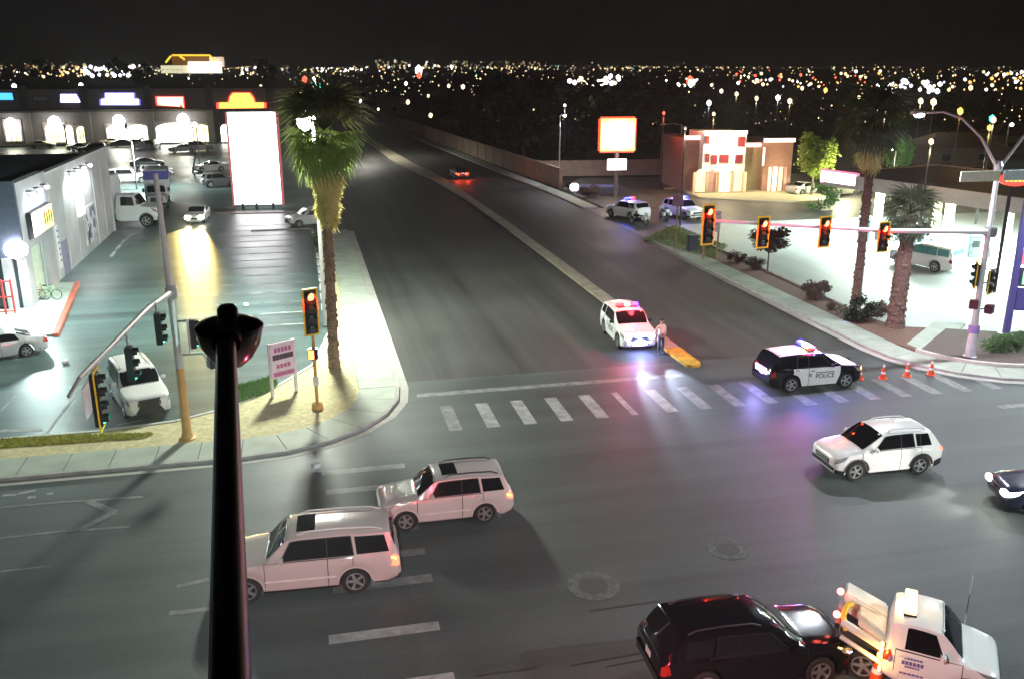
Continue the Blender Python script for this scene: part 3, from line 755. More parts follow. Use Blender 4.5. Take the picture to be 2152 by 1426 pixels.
# police vehicles on the far driveway
p = at(1318, 462)
pol3, _ = police('white police SUV with a blue roof light on the restaurant driveway, left of the motorcycle', (p.x + .4, p.y + 1.0, .012), PI * .62, [M_redlens, M_bluelens, M_bluelens], detail=1, P=P_white, letter=False)
light('POINT', (.1, 0, 2.5), 350, (.12, .18, 1), pol3, size=.2)
p = at(1440, 462)
pol4, _ = police('white police SUV with red and blue roof lights behind the roadside board', (p.x + .3, p.y + 1.5, .012), -PI * .42, [M_redlens, M_whitelens, M_bluelens], detail=1, P=P_white, letter=False)
light('POINT', (.1, -.4, 2.5), 350, (.3, .3, 1), pol4, size=.2)
def motorcycle(label, loc, rz):
    root = thing('police_motorcycle', label, 'motorcycle', loc, rz, 'police motorcycles on the driveway')
    tm, rm = wheel_mesh(.31, .13)
    for x in (.75, -.75):
        o = inst('wheel', tm, root, (x, 0, .31)); inst('rim', rm, o)
    b = MB().tube([(.75, 0, .31), (.55, 0, .8), (.45, 0, 1.0)], .04, 6); b.build('fork', M_chrome, root)
    MB().box((.0, 0, .48), (.7, .36, .4)).build('engine', M_dark_steel, root, bevel=.06)
    MB().ball((.22, 0, .85), (.34, .17, .16), 2).build('fuel_tank', P_black, root, smooth=60)
    MB().box((-.28, 0, .82), (.6, .34, .13)).build('seat', M_black, root, bevel=.05)
    for y in (-.33, .33): MB().box((-.72, y, .68), (.55, .24, .36)).build('pannier', P_white, root, bevel=.06)
    MB().box((-.85, 0, 1.0), (.4, .4, .3)).build('top_case', P_white, root, bevel=.06)
    MB().box((.55, 0, 1.12), (.06, .5, .42), ry=-.5).build('windshield', mat('clear_screen', (.5, .52, .55), .1), root, bevel=.015)
    MB().box((.62, 0, .92), (.2, .5, .26)).build('fairing', P_white, root, bevel=.07)
    MB().tube([(.30, -.42, 1.06), (.44, 0, 1.02), (.30, .42, 1.06)], .02, 6).build('handlebar', M_dark_steel, root)
    return root
p = at(1342, 472); mo = motorcycle('police motorcycle with white panniers parked in front of the far police SUV', (p.x, p.y, .012), 2.3)
p = at(1394, 462); copy_tree(mo, (p.x, p.y, .012), 1.6, 'police motorcycle standing in the dark gap left of the roadside board').children

# ---- tow truck
tw, BTW = car('tow_truck', 'white tow truck with amber lights and a raised bed in the bottom corner', 'tow truck', (14.46, 16.42, .004), math.atan2(-.6, .8), 'wrecker', P_white, head=0)
X = BTW.L / 2
b = MB(); b.box((-2.15, 0, .95), (1.2, 1.35, .12)); b.box((-2.0, 0, .62), (1.5, .9, .3)); b.build('deck', M_black, tw, bevel=.01)
M_boxw = mat('bed_white_paint', (.62, .63, .62), .4)
MB().tube([(-1.55, -.80, 1.10), (-2.55, -.80, 1.55)], .10, 6).build('side_rail', M_boxw, tw)
MB().tube([(-1.60, -.98, .80), (-2.55, -.92, 1.22)], .06, 6).build('lower_rail', M_boxw, tw)
MB().add([(-1.55, .30, 1.30), (-1.55, .95, 1.30), (-2.60, .95, 1.72), (-2.60, .30, 1.72), (-1.55, .30, .7), (-1.55, .95, .7), (-2.60, .95, 1.2), (-2.60, .30, 1.2)],
         [(0, 3, 2, 1), (4, 5, 6, 7), (0, 1, 5, 4), (2, 3, 7, 6), (0, 4, 7, 3), (1, 2, 6, 5)]).build('tool_box', M_boxw, tw, bevel=.05)
MB().add([(-1.55, -.45, 1.28), (-1.55, .30, 1.28), (-2.2, .30, 1.45), (-2.2, -.10, 1.45), (-1.55, -.45, .9), (-1.55, .3, .9), (-2.2, .3, 1.1), (-2.2, -.1, 1.1)],
         [(0, 3, 2, 1), (4, 5, 6, 7), (0, 1, 5, 4), (2, 3, 7, 6), (0, 4, 7, 3), (1, 2, 6, 5)]).build('deck_cover', M_boxw, tw, bevel=.03)
MB().tube([(-2.45, -.72, 1.30), (-2.55, -.62, 1.62), (-2.50, -.42, 1.78), (-2.40, -.30, 1.80)], .07, 8).build('boom_arm', mat('boom_yellow', (.8, .55, .04), .4), tw, smooth=60)
MB().box((-2.66, -.1, 1.45), (.1, 1.5, .14)).build('tail_beam', M_dark_steel, tw)
for y, z in ((-.62, 1.62), (.25, 1.76)): MB().ball((-2.7, y, z), .09, 2).build('tail_light', lamp_mat('tow_tail_lamp', (1, .12, .08), 14), tw)
light('POINT', (-2.9, -.5, 1.75), 6, (1, .1, .06), tw, size=.1)
bar_lamp(tw, X - BTW.wt - .75, BTW.H - .01, 1.05, [lamp_mat('cream_beacon', (1, .72, .35), 2.2)] * 3)
light('POINT', (X - BTW.wt - 1.0, 0, 2.3), 60, (1, .6, .2), tw, size=.2)
for i in range(5): MB().box((-1.6, -BTW.W / 2 + .03, .62 + i * .17), (.07, .12, .085)).build('marker_lamp', lamp_mat('amber_marker', (1, .55, .12), 7), tw, bevel=.015)
light('POINT', (-1.75, -1.15, 1.0), 25, (1, .5, .1), tw, size=.1)
tm, rm = wheel_mesh(.40, .25)
for sd in (1, -1):
    o = inst('wheel', tm, tw, (X - 2.95, sd * .60, .40), (0, 0, 0 if sd > 0 else PI)); inst('rim', rm, o)
MB().tube([(X - .75, BTW.W / 2 - .1, 1.1), (X - .72, BTW.W / 2 - .08, 2.6)], .012, 5).build('antenna', M_chrome, tw)
m_vio = mat('violet_door_print', (.16, .13, .34), .5)
p = BTW.pos(BTW.cowl + .95, 3.6, -1)
for j, (wd, hh, dz) in enumerate(((.42, .05, .19), (.5, .10, .07), (.34, .05, -.03), (.55, .05, -.22))):
    b = MB()
    nseg = 6
    for i in range(nseg): b.box((p.x - .12 - wd / 2 + wd * (i + .5) / nseg, p.y - .016, p.z + dz - .05), (wd / nseg * .8, .006, hh))
    b.build('door_print', m_vio, tw)
MB().box((p.x - .62, p.y - .016, p.z + .03), (.07, .006, .16)).build('door_print', m_vio, tw)

for ch in tw.children:
    if ch.name.split('.')[0] in ('deck', 'side_rail', 'lower_rail', 'tool_box', 'deck_cover', 'boom_arm', 'tail_beam', 'marker_lamp') or (ch.name.startswith('tail_light') and len(ch.data.vertices) > 41 and ch.data.materials[0].name == 'tow_tail_lamp') or (ch.type == 'LIGHT' and ch.location.x < -1.5): ch.location.x += .30
def cone(label, loc, s=1.0):
    root = thing('traffic_cone', label, 'traffic cone', loc, R.uniform(0, 3), 'traffic cones at the road closure')
    mo = mat('cone_orange', (.75, .10, .03), .5); mw_ = mat('reflective_collar', (.85, .85, .85), .4)
    MB().box((0, 0, .02), (.38, .38, .04)).build('base', mo, root, bevel=.01)
    MB().lathe([(.14, .04), (.035, .72), (.025, .72)], (0, 0, 0), n=16).build('cone', mo, root, smooth=40)
    MB().lathe([(.108, .26), (.066, .50)], (0, 0, 0), n=16).build('collar', mw_, root, smooth=40)
    MB().lathe([(.062, .54), (.040, .70)], (0, 0, 0), n=16).build('collar', mw_, root, smooth=40)
    root.scale = (s,) * 3
    return root
cn = None
for i, (px, py) in enumerate(((1806, 796), (1855, 795), (1906, 790), (1956, 787))):
    p = at(px, py); lb = ['traffic cone touching the front of the broadside police SUV', 'second traffic cone out from the police SUV front', 'third traffic cone out from the police SUV, second from the kerb', 'traffic cone nearest the far right kerb ramp'][i]
    if cn is None: cn = cone(lb, (p.x, p.y, .008), 1.02)
    else: copy_tree(cn, (p.x, p.y, .008), label=lb)
p = at(1838, 1402); copy_tree(cn, (12.98, 16.66, .008), label='orange traffic cone with white collars beside the tow truck bed', scl=1.3)

# ---- trucks on the lot
def box_truck(label, loc, rz, box_m, top_m, Lb=4.6, Hb=3.9, stripe=False):
    root = thing('box_truck', label, 'truck', loc, rz)
    sp = dict(SPECS['pickup']); B = Body(dict(sp, W=2.2, H=2.5, hood=1.55, belt=1.55, gc=.45, r=.48, wt=1.65))
    o = B.shell().build('cab', P_white, root, smooth=38); o.location = (2.0, 0, 0)
    for sd in (1, -1):
        b = MB(); B.patch(b, [(B.cowl + .38, 5.1), (B.wt + .12, 5.9), (B.rt - .3, 5.9), (B.rt - .3, 5.1)], .01, 4, 3, sd); w_ = b.build('side_window', M_glass, root); w_.location = (2.0, 0, 0)
        b = MB(); B.patch(b, [(.03, 3.5), (.10, 4.75), (.5, 4.85), (.36, 3.9)], .012, 4, 3, sd); w_ = b.build('headlight', M_headoff, root); w_.location = (2.0, 0, 0)
        MB().box((2.0 + .25, sd * 1.25, 1.95), (.1, .22, .4)).build('mirror', M_black, root, bevel=.03)
    b = MB(); B.across(b, B.cowl + .03, B.wt + .02, 6.12); w_ = b.build('windscreen', M_glass, root); w_.location = (2.0, 0, 0)
    MB().box((2.0 + 1.6, 0, 1.1), (.05, 1.2, .45)).build('grille', M_trim, root, bevel=.02)
    MB().box((2.0 + 1.62, 0, .62), (.15, 2.1, .3)).build('front_bumper', M_trim, root, bevel=.04)
    zb = 1.05
    bx = MB().box((.4 - Lb / 2, 0, (zb + Hb) / 2), (Lb, 2.45, Hb - zb)).build('cargo_box', box_m, root, bevel=.05)
    if top_m: MB().box((.4 - Lb / 2, 0, Hb - .55), (Lb + .02, 2.47, 1.0)).build('coloured_panel', top_m, root, bevel=.04)
    MB().box((-.9, 0, .7), (Lb * .9, 1.9, .5)).build('chassis', M_trim, root)
    tm, rm = wheel_mesh(.48, .28)
    for x in (2.0 + B.L / 2 - B.fo, -Lb + 1.5):
        for sd in (1, -1):
            o = inst('wheel', tm, root, (x, sd * .98, .48), (0, 0, 0 if sd > 0 else PI)); inst('rim', rm, o)
    return root
P_boxw = mat('box_white', (.70, .72, .74), .4)
box_truck('white box truck with its cab poking out past the store wall', (-17.6, 92.0, .01), -.12, P_boxw, None, Lb=6).scale = (1.22,) * 3
box_truck('white delivery truck with a violet-blue upper panel facing the street', (-15.3, 104.5, .01), -PI / 2 + .1, P_boxw, mat('violet_panel', (.08, .08, .42), .4), Lb=4.4, Hb=3.8)

# ---- parked cars in front of the shops
spots = [(88, 312, 0, 'sedan', P_beige, 'beige sedan parked under the first lit shop arch'), (112, 306, .3, 'cross', P_silver, 'silver crossover parked beside the beige sedan by the shops'),
         (172, 318, .2, 'sedan', P_white, 'white sedan parked nose-out before the dark shop wall'), (195, 322, .15, 'compact', P_dark, 'dark hatchback parked just left of the lamp post base'),
         (238, 306, .2, 'sedan', P_beige, 'sandy sedan parked before the brightest white shopfront'), (262, 309, .1, 'sedan', P_grey, 'grey sedan tucked behind the parked sandy one'),
         (298, 313, 1.4, 'big', P_red, 'red SUV parked by the lamp post in front of the shops'), (322, 313, 1.4, 'compact', P_grey, 'grey hatchback parked right of the red SUV'),
         (385, 320, .25, 'sedan', P_white, 'white sedan parked across the shops left of the bare tree'), (420, 318, .2, 'cross', P_silver, 'silver crossover parked behind the bare tree'), (443, 360, .35, 'sedan', P_white, 'white sedan parked below the bare tree with blue tint'),
         (270, 385, .12, 'big', P_white, 'white SUV parked between the two box trucks'), (310, 352, .2, 'sedan', P_dark, 'dark sedan parked behind the violet-panel truck'), (462, 392, .3, 'cross', P_grey, 'grey crossover parked left of the glowing pylon sign'), (330, 372, .2, 'compact', P_white, 'small white hatchback right behind the violet-panel truck')]
for px, py, rz, sp, pm, lb in spots:
    p = at(px, py); car('parked_car', lb, 'car', (p.x, p.y, .01), rz + (PI if px % 2 else 0), sp, pm, detail=1, group='cars parked before the shops')
for px, py, sp, pm, lb in ((1700, 410, 'sedan', P_silver, 'silver sedan parked by the restaurant corner'), (1778, 412, 'sedan', P_beige, 'pale sedan parked behind the slim palm trunk')):
    p = at(px, py); car('parked_car', lb, 'car', (p.x, p.y + 1, .02), .3, sp, pm, detail=1, group='cars parked at the restaurant')

# ================================================================== BUILDINGS
def ray(px, py):
    a = (px - CX) / F_; b = (py - CY) / F_
    x, y, z = a, CP - b * SP, -(b * CP + SP)
    c, s = math.cos(AZ), math.sin(AZ)
    return Vector((x * c + y * s, -x * s + y * c, z))
def on_u(px, py, u0): d = ray(px, py); t = u0 / d.x; return Vector((0, 0, H)) + d * t
def on_v(px, py, v0): d = ray(px, py); t = v0 / d.y; return Vector((0, 0, H)) + d * t

# ---- corner store on the left
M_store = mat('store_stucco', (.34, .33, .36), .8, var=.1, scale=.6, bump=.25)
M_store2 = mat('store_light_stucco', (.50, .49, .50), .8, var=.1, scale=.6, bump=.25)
M_roof = mat('roof_membrane', (.035, .055, .07), .7, var=.2, scale=.4)
US, V0, V1, HS = -17.1, 60.3, 89.0, 7.5
VM = 67.2
st = thing('corner_store', 'grey single-storey store with floodlit side wall at the left edge', 'store', (0, 0, 0))
MB().box(((US - 48) / 2 - .15, (V0 + V1) / 2 + .15, 3.5), (48 + US + 0.0, V1 - V0 - .3, 7.0)).build('roof', M_roof, st)
def wall_u(v0, v1, z0, z1, m, nm, proud=0.0, th=.3): return MB().box((US - th / 2 + proud, (v0 + v1) / 2, (z0 + z1) / 2), (th, v1 - v0, z1 - z0)).build(nm, m, st)
wall_u(VM, V1, 0, HS, M_store2, 'side_wall')
wall_u(V0, VM - .003, 3.55, HS + .25, M_store, 'side_wall', .25, .55)
wall_u(V0, 61.6, 0, 3.547, M_store, 'pier', .25, .55); wall_u(65.2, VM - .003, 0, 3.547, M_store, 'pier', .25, .55)
MB().box(((US - 48) / 2, V0 - .12, 5.6), (48 + US + .5, .3, 4.6)).build('front_wall', mat('blue_grey_stucco', (.06, .07, .11), .8, bump=.2), st)
MB().box(((US - 48) / 2, V0 + .25, 1.6), (48 + US + .1, .2, 3.4)).build('shop_glazing', mat('shop_glass', (.03, .04, .05), .1), st)
for i in range(7):
    MB().box((US - .8 - i * 3.6, V0 - .1, 1.65), (.5, .5, 3.3)).build('pier', M_store, st)
MB().box((US + .02, (VM + V1) / 2, HS + .06), (.5, V1 - VM, .12)).build('coping', M_galv2, st)
MB().box((US - .1, V1 + .0, 3.7), (.5, .3, 7.5)).build('corner_pilaster', M_store2, st)
# lit recess, door, small things on the wall
MB().box((US - .06, 63.4, 1.77), (.1, 3.6, 3.5)).build('entry_recess', mat('pale_green_panel', (.45, .52, .44), .6), st)
for v in (62.2, 64.6): MB().box((US + .02, v, 1.7), (.1, .12, 3.4)).build('door_frame', M_galv, st)
dr = MB().box((US + .03, 70.6, 1.25), (.12, 1.5, 2.5)).build('service_door', mat('blue_grey_door', (.22, .22, .32), .5), st); MB().box((US + .11, 71.1, 1.2), (.05, .05, .25)).build('handle', M_chrome, dr)
MB().box((US + .05, 69.0, 2.3), (.08, .55, 3.0)).build('notice_board', mat('white_board', (.75, .75, .78), .5), st)
for j in range(6): MB().box((US + .10, 69.0, 1.3 + j * .42), (.02, .3, .12)).build('notice_print', mat('dark_print', (.06, .06, .1), .5), st)
MB().box((US + .05, 79.6, 2.2), (.06, 4.2, 3.0)).build('wall_mural', mat('mural_paint', (.60, .60, .64), .6, var=.35, scale=1.6), st)
mm = MB()
for i in range(16): mm.box((US + .085, 77.9 + R.random() * 3.4, 1.0 + R.random() * 2.3), (.012, R.uniform(.15, .5), R.uniform(.2, .9)), rx=R.uniform(-.8, .8))
mm.build('mural_shapes', mat('mural_ink', (.16, .16, .24), .6), st)
for i, v in enumerate((68.5, 72, 75.5, 82.5, 86)): MB().box((US + .02, v, 3.4), (.06, .09, 6.6)).build('downpipe', M_store2, st)
tag(MB().box((US + .16, 76.6, 4.2), (.2, 1.9, 1.7)).build('wall_sign', lamp_mat('lit_poster', (1, .97, .80), 3.0), bevel=.03), 'small lit square sign above the mural on the store side wall', 'sign')
ss = thing('store_sign', 'yellow and white lit sign on the store corner below three wall lights', 'sign', (US + .45, 63.9, 5.0))
MB().box((0, 0, 0), (.3, 4.9, 1.6)).build('cabinet', M_dark_steel, ss); MB().box((.17, -1.3, 0), (.06, 2.2, 1.45)).build('white_panel', lamp_mat('sign_pale_yellow', (1, .98, .62), 5), ss)
MB().box((.17, 1.1, 0), (.06, 2.4, 1.45)).build('yellow_panel', lamp_mat('sign_yellow', (1, .80, .18), 2.2), ss)
for i in range(4): MB().box((.21, .3 + i * .55, .05 * (-1) ** i), (.02, .3, .8)).build('lettering', mat('brown_letter', (.25, .18, .03), .5), ss)
def sconce(v, z, label, powr, col=(1, 1, 1), u=US + .3):
    root = thing('wall_light', label, 'wall light', (u, v, z), 0, 'floodlights along the store wall')
    MB().box((-.1, 0, .05), (.3, .08, .08)).build('bracket', M_dark_steel, root)
    MB().lathe([(.06, .12), (.14, .0), (.14, -.06)], (.15, 0, 0), n=10).build('shade', M_galv2, root, smooth=50)
    MB().ball((.15, 0, -.12), (.16, .16, .14), 2).build('bulb', lamp_mat('sconce_bulb', (.95, .97, 1), 35), root)
    light('SPOT', (.30, 0, -.2), powr, col, root, size=.1, angle=150, blend=.5, dir=(.30 if powr > 1000 else -.22, 0, -1))
for i, v in enumerate((62.2, 63.9, 65.6)): sconce(v, 7.0, ['first floodlight above the yellow store sign, nearest the corner', 'middle floodlight above the yellow store sign', 'third floodlight above the yellow store sign'][i], 330, (.75, .85, 1), US + .55)
for i, v in enumerate((74.2, 76.2, 78.2, 80.4)): sconce(v, 6.9, ['floodlight on the pale wall nearest the yellow sign', 'second floodlight along the pale store wall', 'third floodlight along the pale store wall', 'last floodlight of the row on the pale store wall'][i], 800, (.9, 1, .98))
fw = thing('wall_light', 'blazing white floodlight on the store front over the bicycles', 'wall light', tuple(on_v(34, 520, V0 - .4)), 0, 'floodlights along the store wall')
MB().box((0, .15, .1), (.5, .3, .3)).build('housing', M_dark_steel, fw, bevel=.04); MB().ball((0, -.12, -.1), (.7, .22, .6), 2).build('bulb', lamp_mat('flood_bulb', (.93, .95, 1), 30), fw, smooth=60)
light('SPOT', (.6, -.8, -.1), 2600, (.74, 1, .95), fw, size=.3, angle=170, blend=.5, dir=(.4, -.5, -1))
# raised walk with red kerb, gate frame, bicycles
wk = [on for on in (at(195, 596), at(178, 600), at(61, 652), at(-40, 700), at(-40, 760), at(72, 692))]
struct(MB().prism([(US + .0, 67.0), (US + 1.35, 67.0), (-14.15, 53.6), (-30, 53.6), (-30, 60.1), (US, 60.1)], 0, .13).build('store_walk', M_slab))
a, c = Vector((US + 1.42, 67.0, 0)), Vector((-14.05, 53.5, 0))
d = c - a; m_red = mat('red_kerb', (.42, .07, .04), .6, var=.25)
rk = MB().box(((a.x + c.x) / 2, (a.y + c.y) / 2, .09), (d.length, .3, .19), rz=math.atan2(d.y, d.x)).build('red_kerb', m_red); struct(rk)
gf = thing('cart_corral', 'red framed gate by the blue pillar at the left edge of the store walk', 'gate', (*at(14, 664)[:2], .13))
for x in (-1.1, 0, .0 + .5): MB().box((x, 0, 1.05), (.1, .1, 2.1)).build('post', mat('red_frame_paint', (.45, .05, .05), .5), gf)
for z in (.15, 1.05, 2.0): MB().box((-.3, 0, z), (1.6, .08, .08)).build('rail', MATS['red_frame_paint'], gf)
bp = at(5, 640); tag(MB().box((0, 0, 1.7), (.7, .7, 3.4)).build('blue_pillar', mat('blue_paint', (.10, .20, .55), .5)), 'blue pillar behind the red gate at the left edge', 'pillar').location = (bp.x - .6, bp.y + 1.2, .13)
def bicycle(label, loc, rz, m):
    root = thing('bicycle', label, 'bicycle', loc, rz, 'bicycles leaning by the store')
    tm = MB(); 
    for k in range(1): tm.lathe([(.31, -.02), (.345, -.02), (.345, .02), (.31, .02), (.31, -.02)], (0, 0, 0), 'y', 20, False)
    me = tm.mesh('wheel', M_tyre); sp = MB()
    for i in range(6): sp.box((0, 0, 0), (.6, .008, .012), ry=i * PI / 6)
    sm = sp.mesh('spokes', M_chrome)
    for x in (-.52, .52): o = inst('wheel', me, root, (x, 0, .345)); inst('spokes', sm, o)
    b = MB()
    for p, q in (((-.52, 0, .345), (-.15, 0, .85)), ((-.52, 0, .345), (0, 0, .33)), ((0, 0, .33), (-.15, 0, .9)), ((0, 0, .33), (.38, 0, .8)), ((-.13, 0, .78), (.36, 0, .88)), ((.52, 0, .345), (.35, 0, 1.0))): b.tube([p, q], .018, 6)
    b.build('frame', m, root); MB().tube([(.28, -.3, 1.05), (.36, 0, 1.02), (.28, .3, 1.05)], .015, 6).build('handlebar', M_black, root)
    MB().box((-.17, 0, .94), (.26, .13, .06)).build('saddle', M_black, root, bevel=.02)
    return root
for (px, py, lb, m, rz) in ((48, 645, 'orange framed bicycle nearest the red gate', mat('orange_frame', (.5, .2, .05), .4), .5), (78, 636, 'brown bicycle standing in the middle by the store wall', mat('brown_frame', (.2, .1, .06), .4), .2), (104, 634, 'pale green bicycle with round wheels by the store corner pier', mat('green_frame', (.35, .6, .3), .4), -.2)):
    p = at(px, py); bicycle(lb, (p.x, p.y, .13), rz, m)

# ---- the row of shops
VS = 187.0
M_mall = mat('mall_stucco', (.13, .12, .125), .85, var=.12, scale=.2, bump=.1); M_mall2 = mat('mall_fascia', (.24, .205, .205), .85, var=.1, scale=.2)
hm = top_z(at(300, 306), 187); zf0 = top_z(at(300, 306), 228)
ml = thing('shopping_row', 'long row of shops with lit arches and glowing signs across the far lot', 'shops', (0, 0, 0))
def mx(px): return on_v(px, 250, VS).x
MB().box(((mx(-120) + mx(612)) / 2, VS + 12, hm / 2), (mx(612) - mx(-120), 24, hm - .4)).build('wall', M_mall, ml)
for a, c in ((-110, 50), (64, 178), (188, 310), (322, 436), (450, 562)):
    x0, x1 = mx(a), mx(c); MB().box(((x0 + x1) / 2, VS - .25, (hm + zf0) / 2), (x1 - x0, .5, hm - zf0)).build('fascia_panel', M_mall2, ml, bevel=.06)
for px in (57, 183, 316, 443): x = mx(px); MB().box((x, VS - .4, (hm + .6) / 2), (1.3, .8, hm + .6)).build('pilaster', M_mall, ml, bevel=.06)
MB().box(((mx(-120) + mx(612)) / 2, VS - 1.2, zf0 - .4), (mx(612) - mx(-120), 2.4, .35)).build('canopy_edge', M_mall, ml)
m_shop = [lamp_mat('shop_glow_warm', (1, .92, .50), 2.6), lamp_mat('shop_glow_white', (1, 1, .86), 8.0), lamp_mat('shop_glow_green', (.85, 1, .85), 2.5)]
def zz(py): return top_z((mx(300), VS), py)
for (a, c, t, b_, k) in ((8, 40, 250, 292, 0), (92, 132, 258, 296, 0), (136, 150, 262, 300, 1), (158, 178, 264, 298, 0), (222, 262, 262, 298, 1), (264, 312, 262, 294, 2), (326, 402, 260, 300, 1), (404, 440, 264, 300, 0), (462, 484, 264, 302, 1)):
    x0, x1, z1, z0 = mx(a), mx(c), zz(t), max(.3, zz(b_))
    fr = MB().box(((x0 + x1) / 2, VS - .1, (z0 + z1) / 2), (x1 - x0 + .6, .3, z1 - z0 + .5)).build('window_frame', M_mall2, ml)
    n = 12; pts = [(x0, z0), (x1, z0)] + [((x0 + x1) / 2 + (x1 - x0) / 2 * math.cos(PI * i / n), z1 - .9 + .9 * math.sin(PI * i / n)) for i in range(n + 1)]
    MB().add([(x, VS - .27, z) for x, z in pts], [tuple(range(len(pts)))]).build('lit_window', m_shop[k], fr)
    for i in range(1, 3): MB().box((x0 + (x1 - x0) * i / 3, VS - .3, (z0 + z1 - .6) / 2), (.14, .06, z1 - z0 - .6)).build('mullion', M_mall, fr)
for px, py, pw in ((115, 258, 2500), (250, 255, 4000), (385, 252, 4000), (24, 262, 1200)):
    root = thing('wall_light', {115: 'bright lamp over the arch with the beige sedan', 250: 'bright lamp over the whitest shopfront', 385: 'bright cluster lamp over the widest shopfront', 24: 'lamp over the leftmost lit arch'}[px], 'wall light', tuple(on_v(px, py, VS - 1.0)), 0, 'lamps along the row of shops')
    MB().ball((0, -.3, 0), (1.1, .6, 1.2), 2).build('bulb', lamp_mat('shop_lamp', (1, 1, .92), 16), root, smooth=60); MB().box((0, .5, .4), (.5, 1.0, .4)).build('bracket', M_dark_steel, root)
    light('POINT', (0, -2.0, -.5), pw * .22, (1, .97, .7), root, size=.6)
def shop_sign(label, pts, m, depth=.4, edge=None):
    """outline given on the shop front"""
    P = [on_v(px, py, VS - .55) for px, py in pts]; c = sum(P, Vector()) / len(P)
    root = thing('shop_sign', label, 'sign', tuple(c), 0)
    def face(sc, y, mm, nm):
        b = MB(); n = len(P); f0 = [((p - c).x * sc * 1.1, y, (p - c).z * sc * 1.15) for p in P]; f1 = [(x, y + depth, z) for x, _, z in f0]
        b.add(f0 + f1, [tuple(range(n)), tuple(range(n, 2 * n))[::-1]] + [(i, (i + 1) % n, n + (i + 1) % n, n + i) for i in range(n)]); return b.build(nm, mm, root, fix=True)
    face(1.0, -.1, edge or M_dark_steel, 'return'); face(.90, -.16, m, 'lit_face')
    return root
E_vio = lamp_mat('violet_bloom_edge', (.20, .16, 1), 1.6); E_white = lamp_mat('sign_white', (1, .98, 1), 6); E_red = lamp_mat('sign_red', (1, .05, .03), 3.5); E_blue = lamp_mat('sign_blue', (.05, .35, 1), 2.6); E_orange = lamp_mat('sign_orange', (1, .42, .06), 3.2); E_cream = lamp_mat('sign_cream', (1, .72, .42), 3)  # E_vio: glowing edge that imitates camera bloom around the white signs
shop_sign('long blue lit sign at the left end of the shop row', [(-30, 196), (26, 196), (29, 210), (-30, 210)], E_blue)
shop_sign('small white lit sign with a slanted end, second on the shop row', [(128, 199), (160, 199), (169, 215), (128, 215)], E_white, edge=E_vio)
shop_sign('unlit grey sign panel left of the small white sign', [(70, 205), (100, 205), (100, 211), (70, 211)], mat('grey_sign', (.4, .4, .42), .6))
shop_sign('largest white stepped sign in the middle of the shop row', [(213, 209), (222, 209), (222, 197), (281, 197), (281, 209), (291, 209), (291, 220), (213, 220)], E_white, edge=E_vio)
shop_sign('red and cream lit sign on the shop row', [(330, 205), (384, 205), (386, 227), (380, 218), (378, 224), (332, 221)], E_cream, edge=E_red)
shop_sign('orange dome shaped lit sign with red glow at the right end of the shops', [(460, 216), (481, 216), (484, 204), (490, 197), (524, 197), (532, 206), (535, 216), (555, 216), (555, 228), (460, 228)], E_orange, edge=E_red)

# ---- glowing pylon sign
p = at(545, 440); py = thing('pylon_sign', 'tall blown-out white pylon sign with a thin red edge on the lot', 'sign', (p.x, p.y, 0), -.1)
zt, zm, zb = top_z(p, 236), top_z(p, 293), .55
wd = 4.75
E_pyl = lamp_mat('pylon_face', (1, .98, 1), 6)
for z0, z1, nm in ((zm + .06, zt, 'upper_panel'), (zb, zm - .06, 'lower_panel')):
    MB().box((0, -.28, (z0 + z1) / 2), (wd, .08, z1 - z0)).build(nm, E_pyl, py); MB().box((0, .28, (z0 + z1) / 2), (wd, .08, z1 - z0)).build(nm, E_pyl, py)
    MB().box((0, 0, (z0 + z1) / 2), (wd + .1, .46, z1 - z0)).build('cabinet', M_dark_steel, py)
for s in (-1, 1): MB().box((s * (wd / 2 + .14), 0, (zt + .4) / 2), (.16, .7, zt - .4)).build('red_edge', lamp_mat('pylon_red', (.9, .1, .12), .5), py)
for x in (-1.6, -.2, 1.5): MB().box((x, -.2, .35), (.25, .3, .7)).build('leg', M_dark_steel, py)

# ---- square restaurant sign on a pole
p = at(1293, 415); os_ = thing('pole_sign', 'glowing rounded square sign with orange borders on a tall pole', 'sign', (p.x, p.y, 0), -.1)
z0, z1 = top_z(p, 318), top_z(p, 249); sw = 4.0
MB().box((0, 0, top_z(p, 333) / 2), (.4, .4, top_z(p, 333))).build('pole', mat('brown_pole', (.12, .09, .08), .5), os_)
MB().box((0, 0, (z0 + z1) / 2), (sw + .34, .5, z1 - z0 + .34)).build('cabinet', lamp_mat('cabinet_red', (1, .07, .02), 1.6), os_, bevel=.2)
MB().box((0, -.26, (z0 + z1) / 2), (sw, .1, z1 - z0)).build('orange_border', lamp_mat('orange_face', (1, .42, .04), 2.0), os_, bevel=.04)
MB().box((0, -.30, (z0 + z1) / 2 - .02), (sw - .35, .12, (z1 - z0) * .72)).build('white_face', lamp_mat('warm_white_face', (1, .93, .88), 7), os_, bevel=.05)
MB().box((sw * .30, -.37, (z0 + z1) / 2 + .1), (.35, .02, .8)).build('yellow_mark', lamp_mat('yellow_mark', (1, .75, .15), 1.2), os_)
MB().box((0, 0, (z0 + top_z(p, 333)) / 2), (.4, .4, z0 - top_z(p, 333))).build('neck', MATS['brown_pole'], os_)
za, zc = top_z(p, 357), top_z(p, 334); MB().box((0, -.28, (za + zc) / 2), (2.2, .2, zc - za)).build('reader_board', lamp_mat('reader_face', (1, .86, .84), 5), os_, bevel=.04)
for i in range(2): MB().box((0, -.39, za + .35 + i * .5), (1.9, .02, .06)).build('reader_rail', mat('rail_pink', (.6, .4, .4), .5), os_)
light('POINT', (0, -1.6, (z0 + z1) / 2), 1600, (1, .75, .6), os_, size=.8)

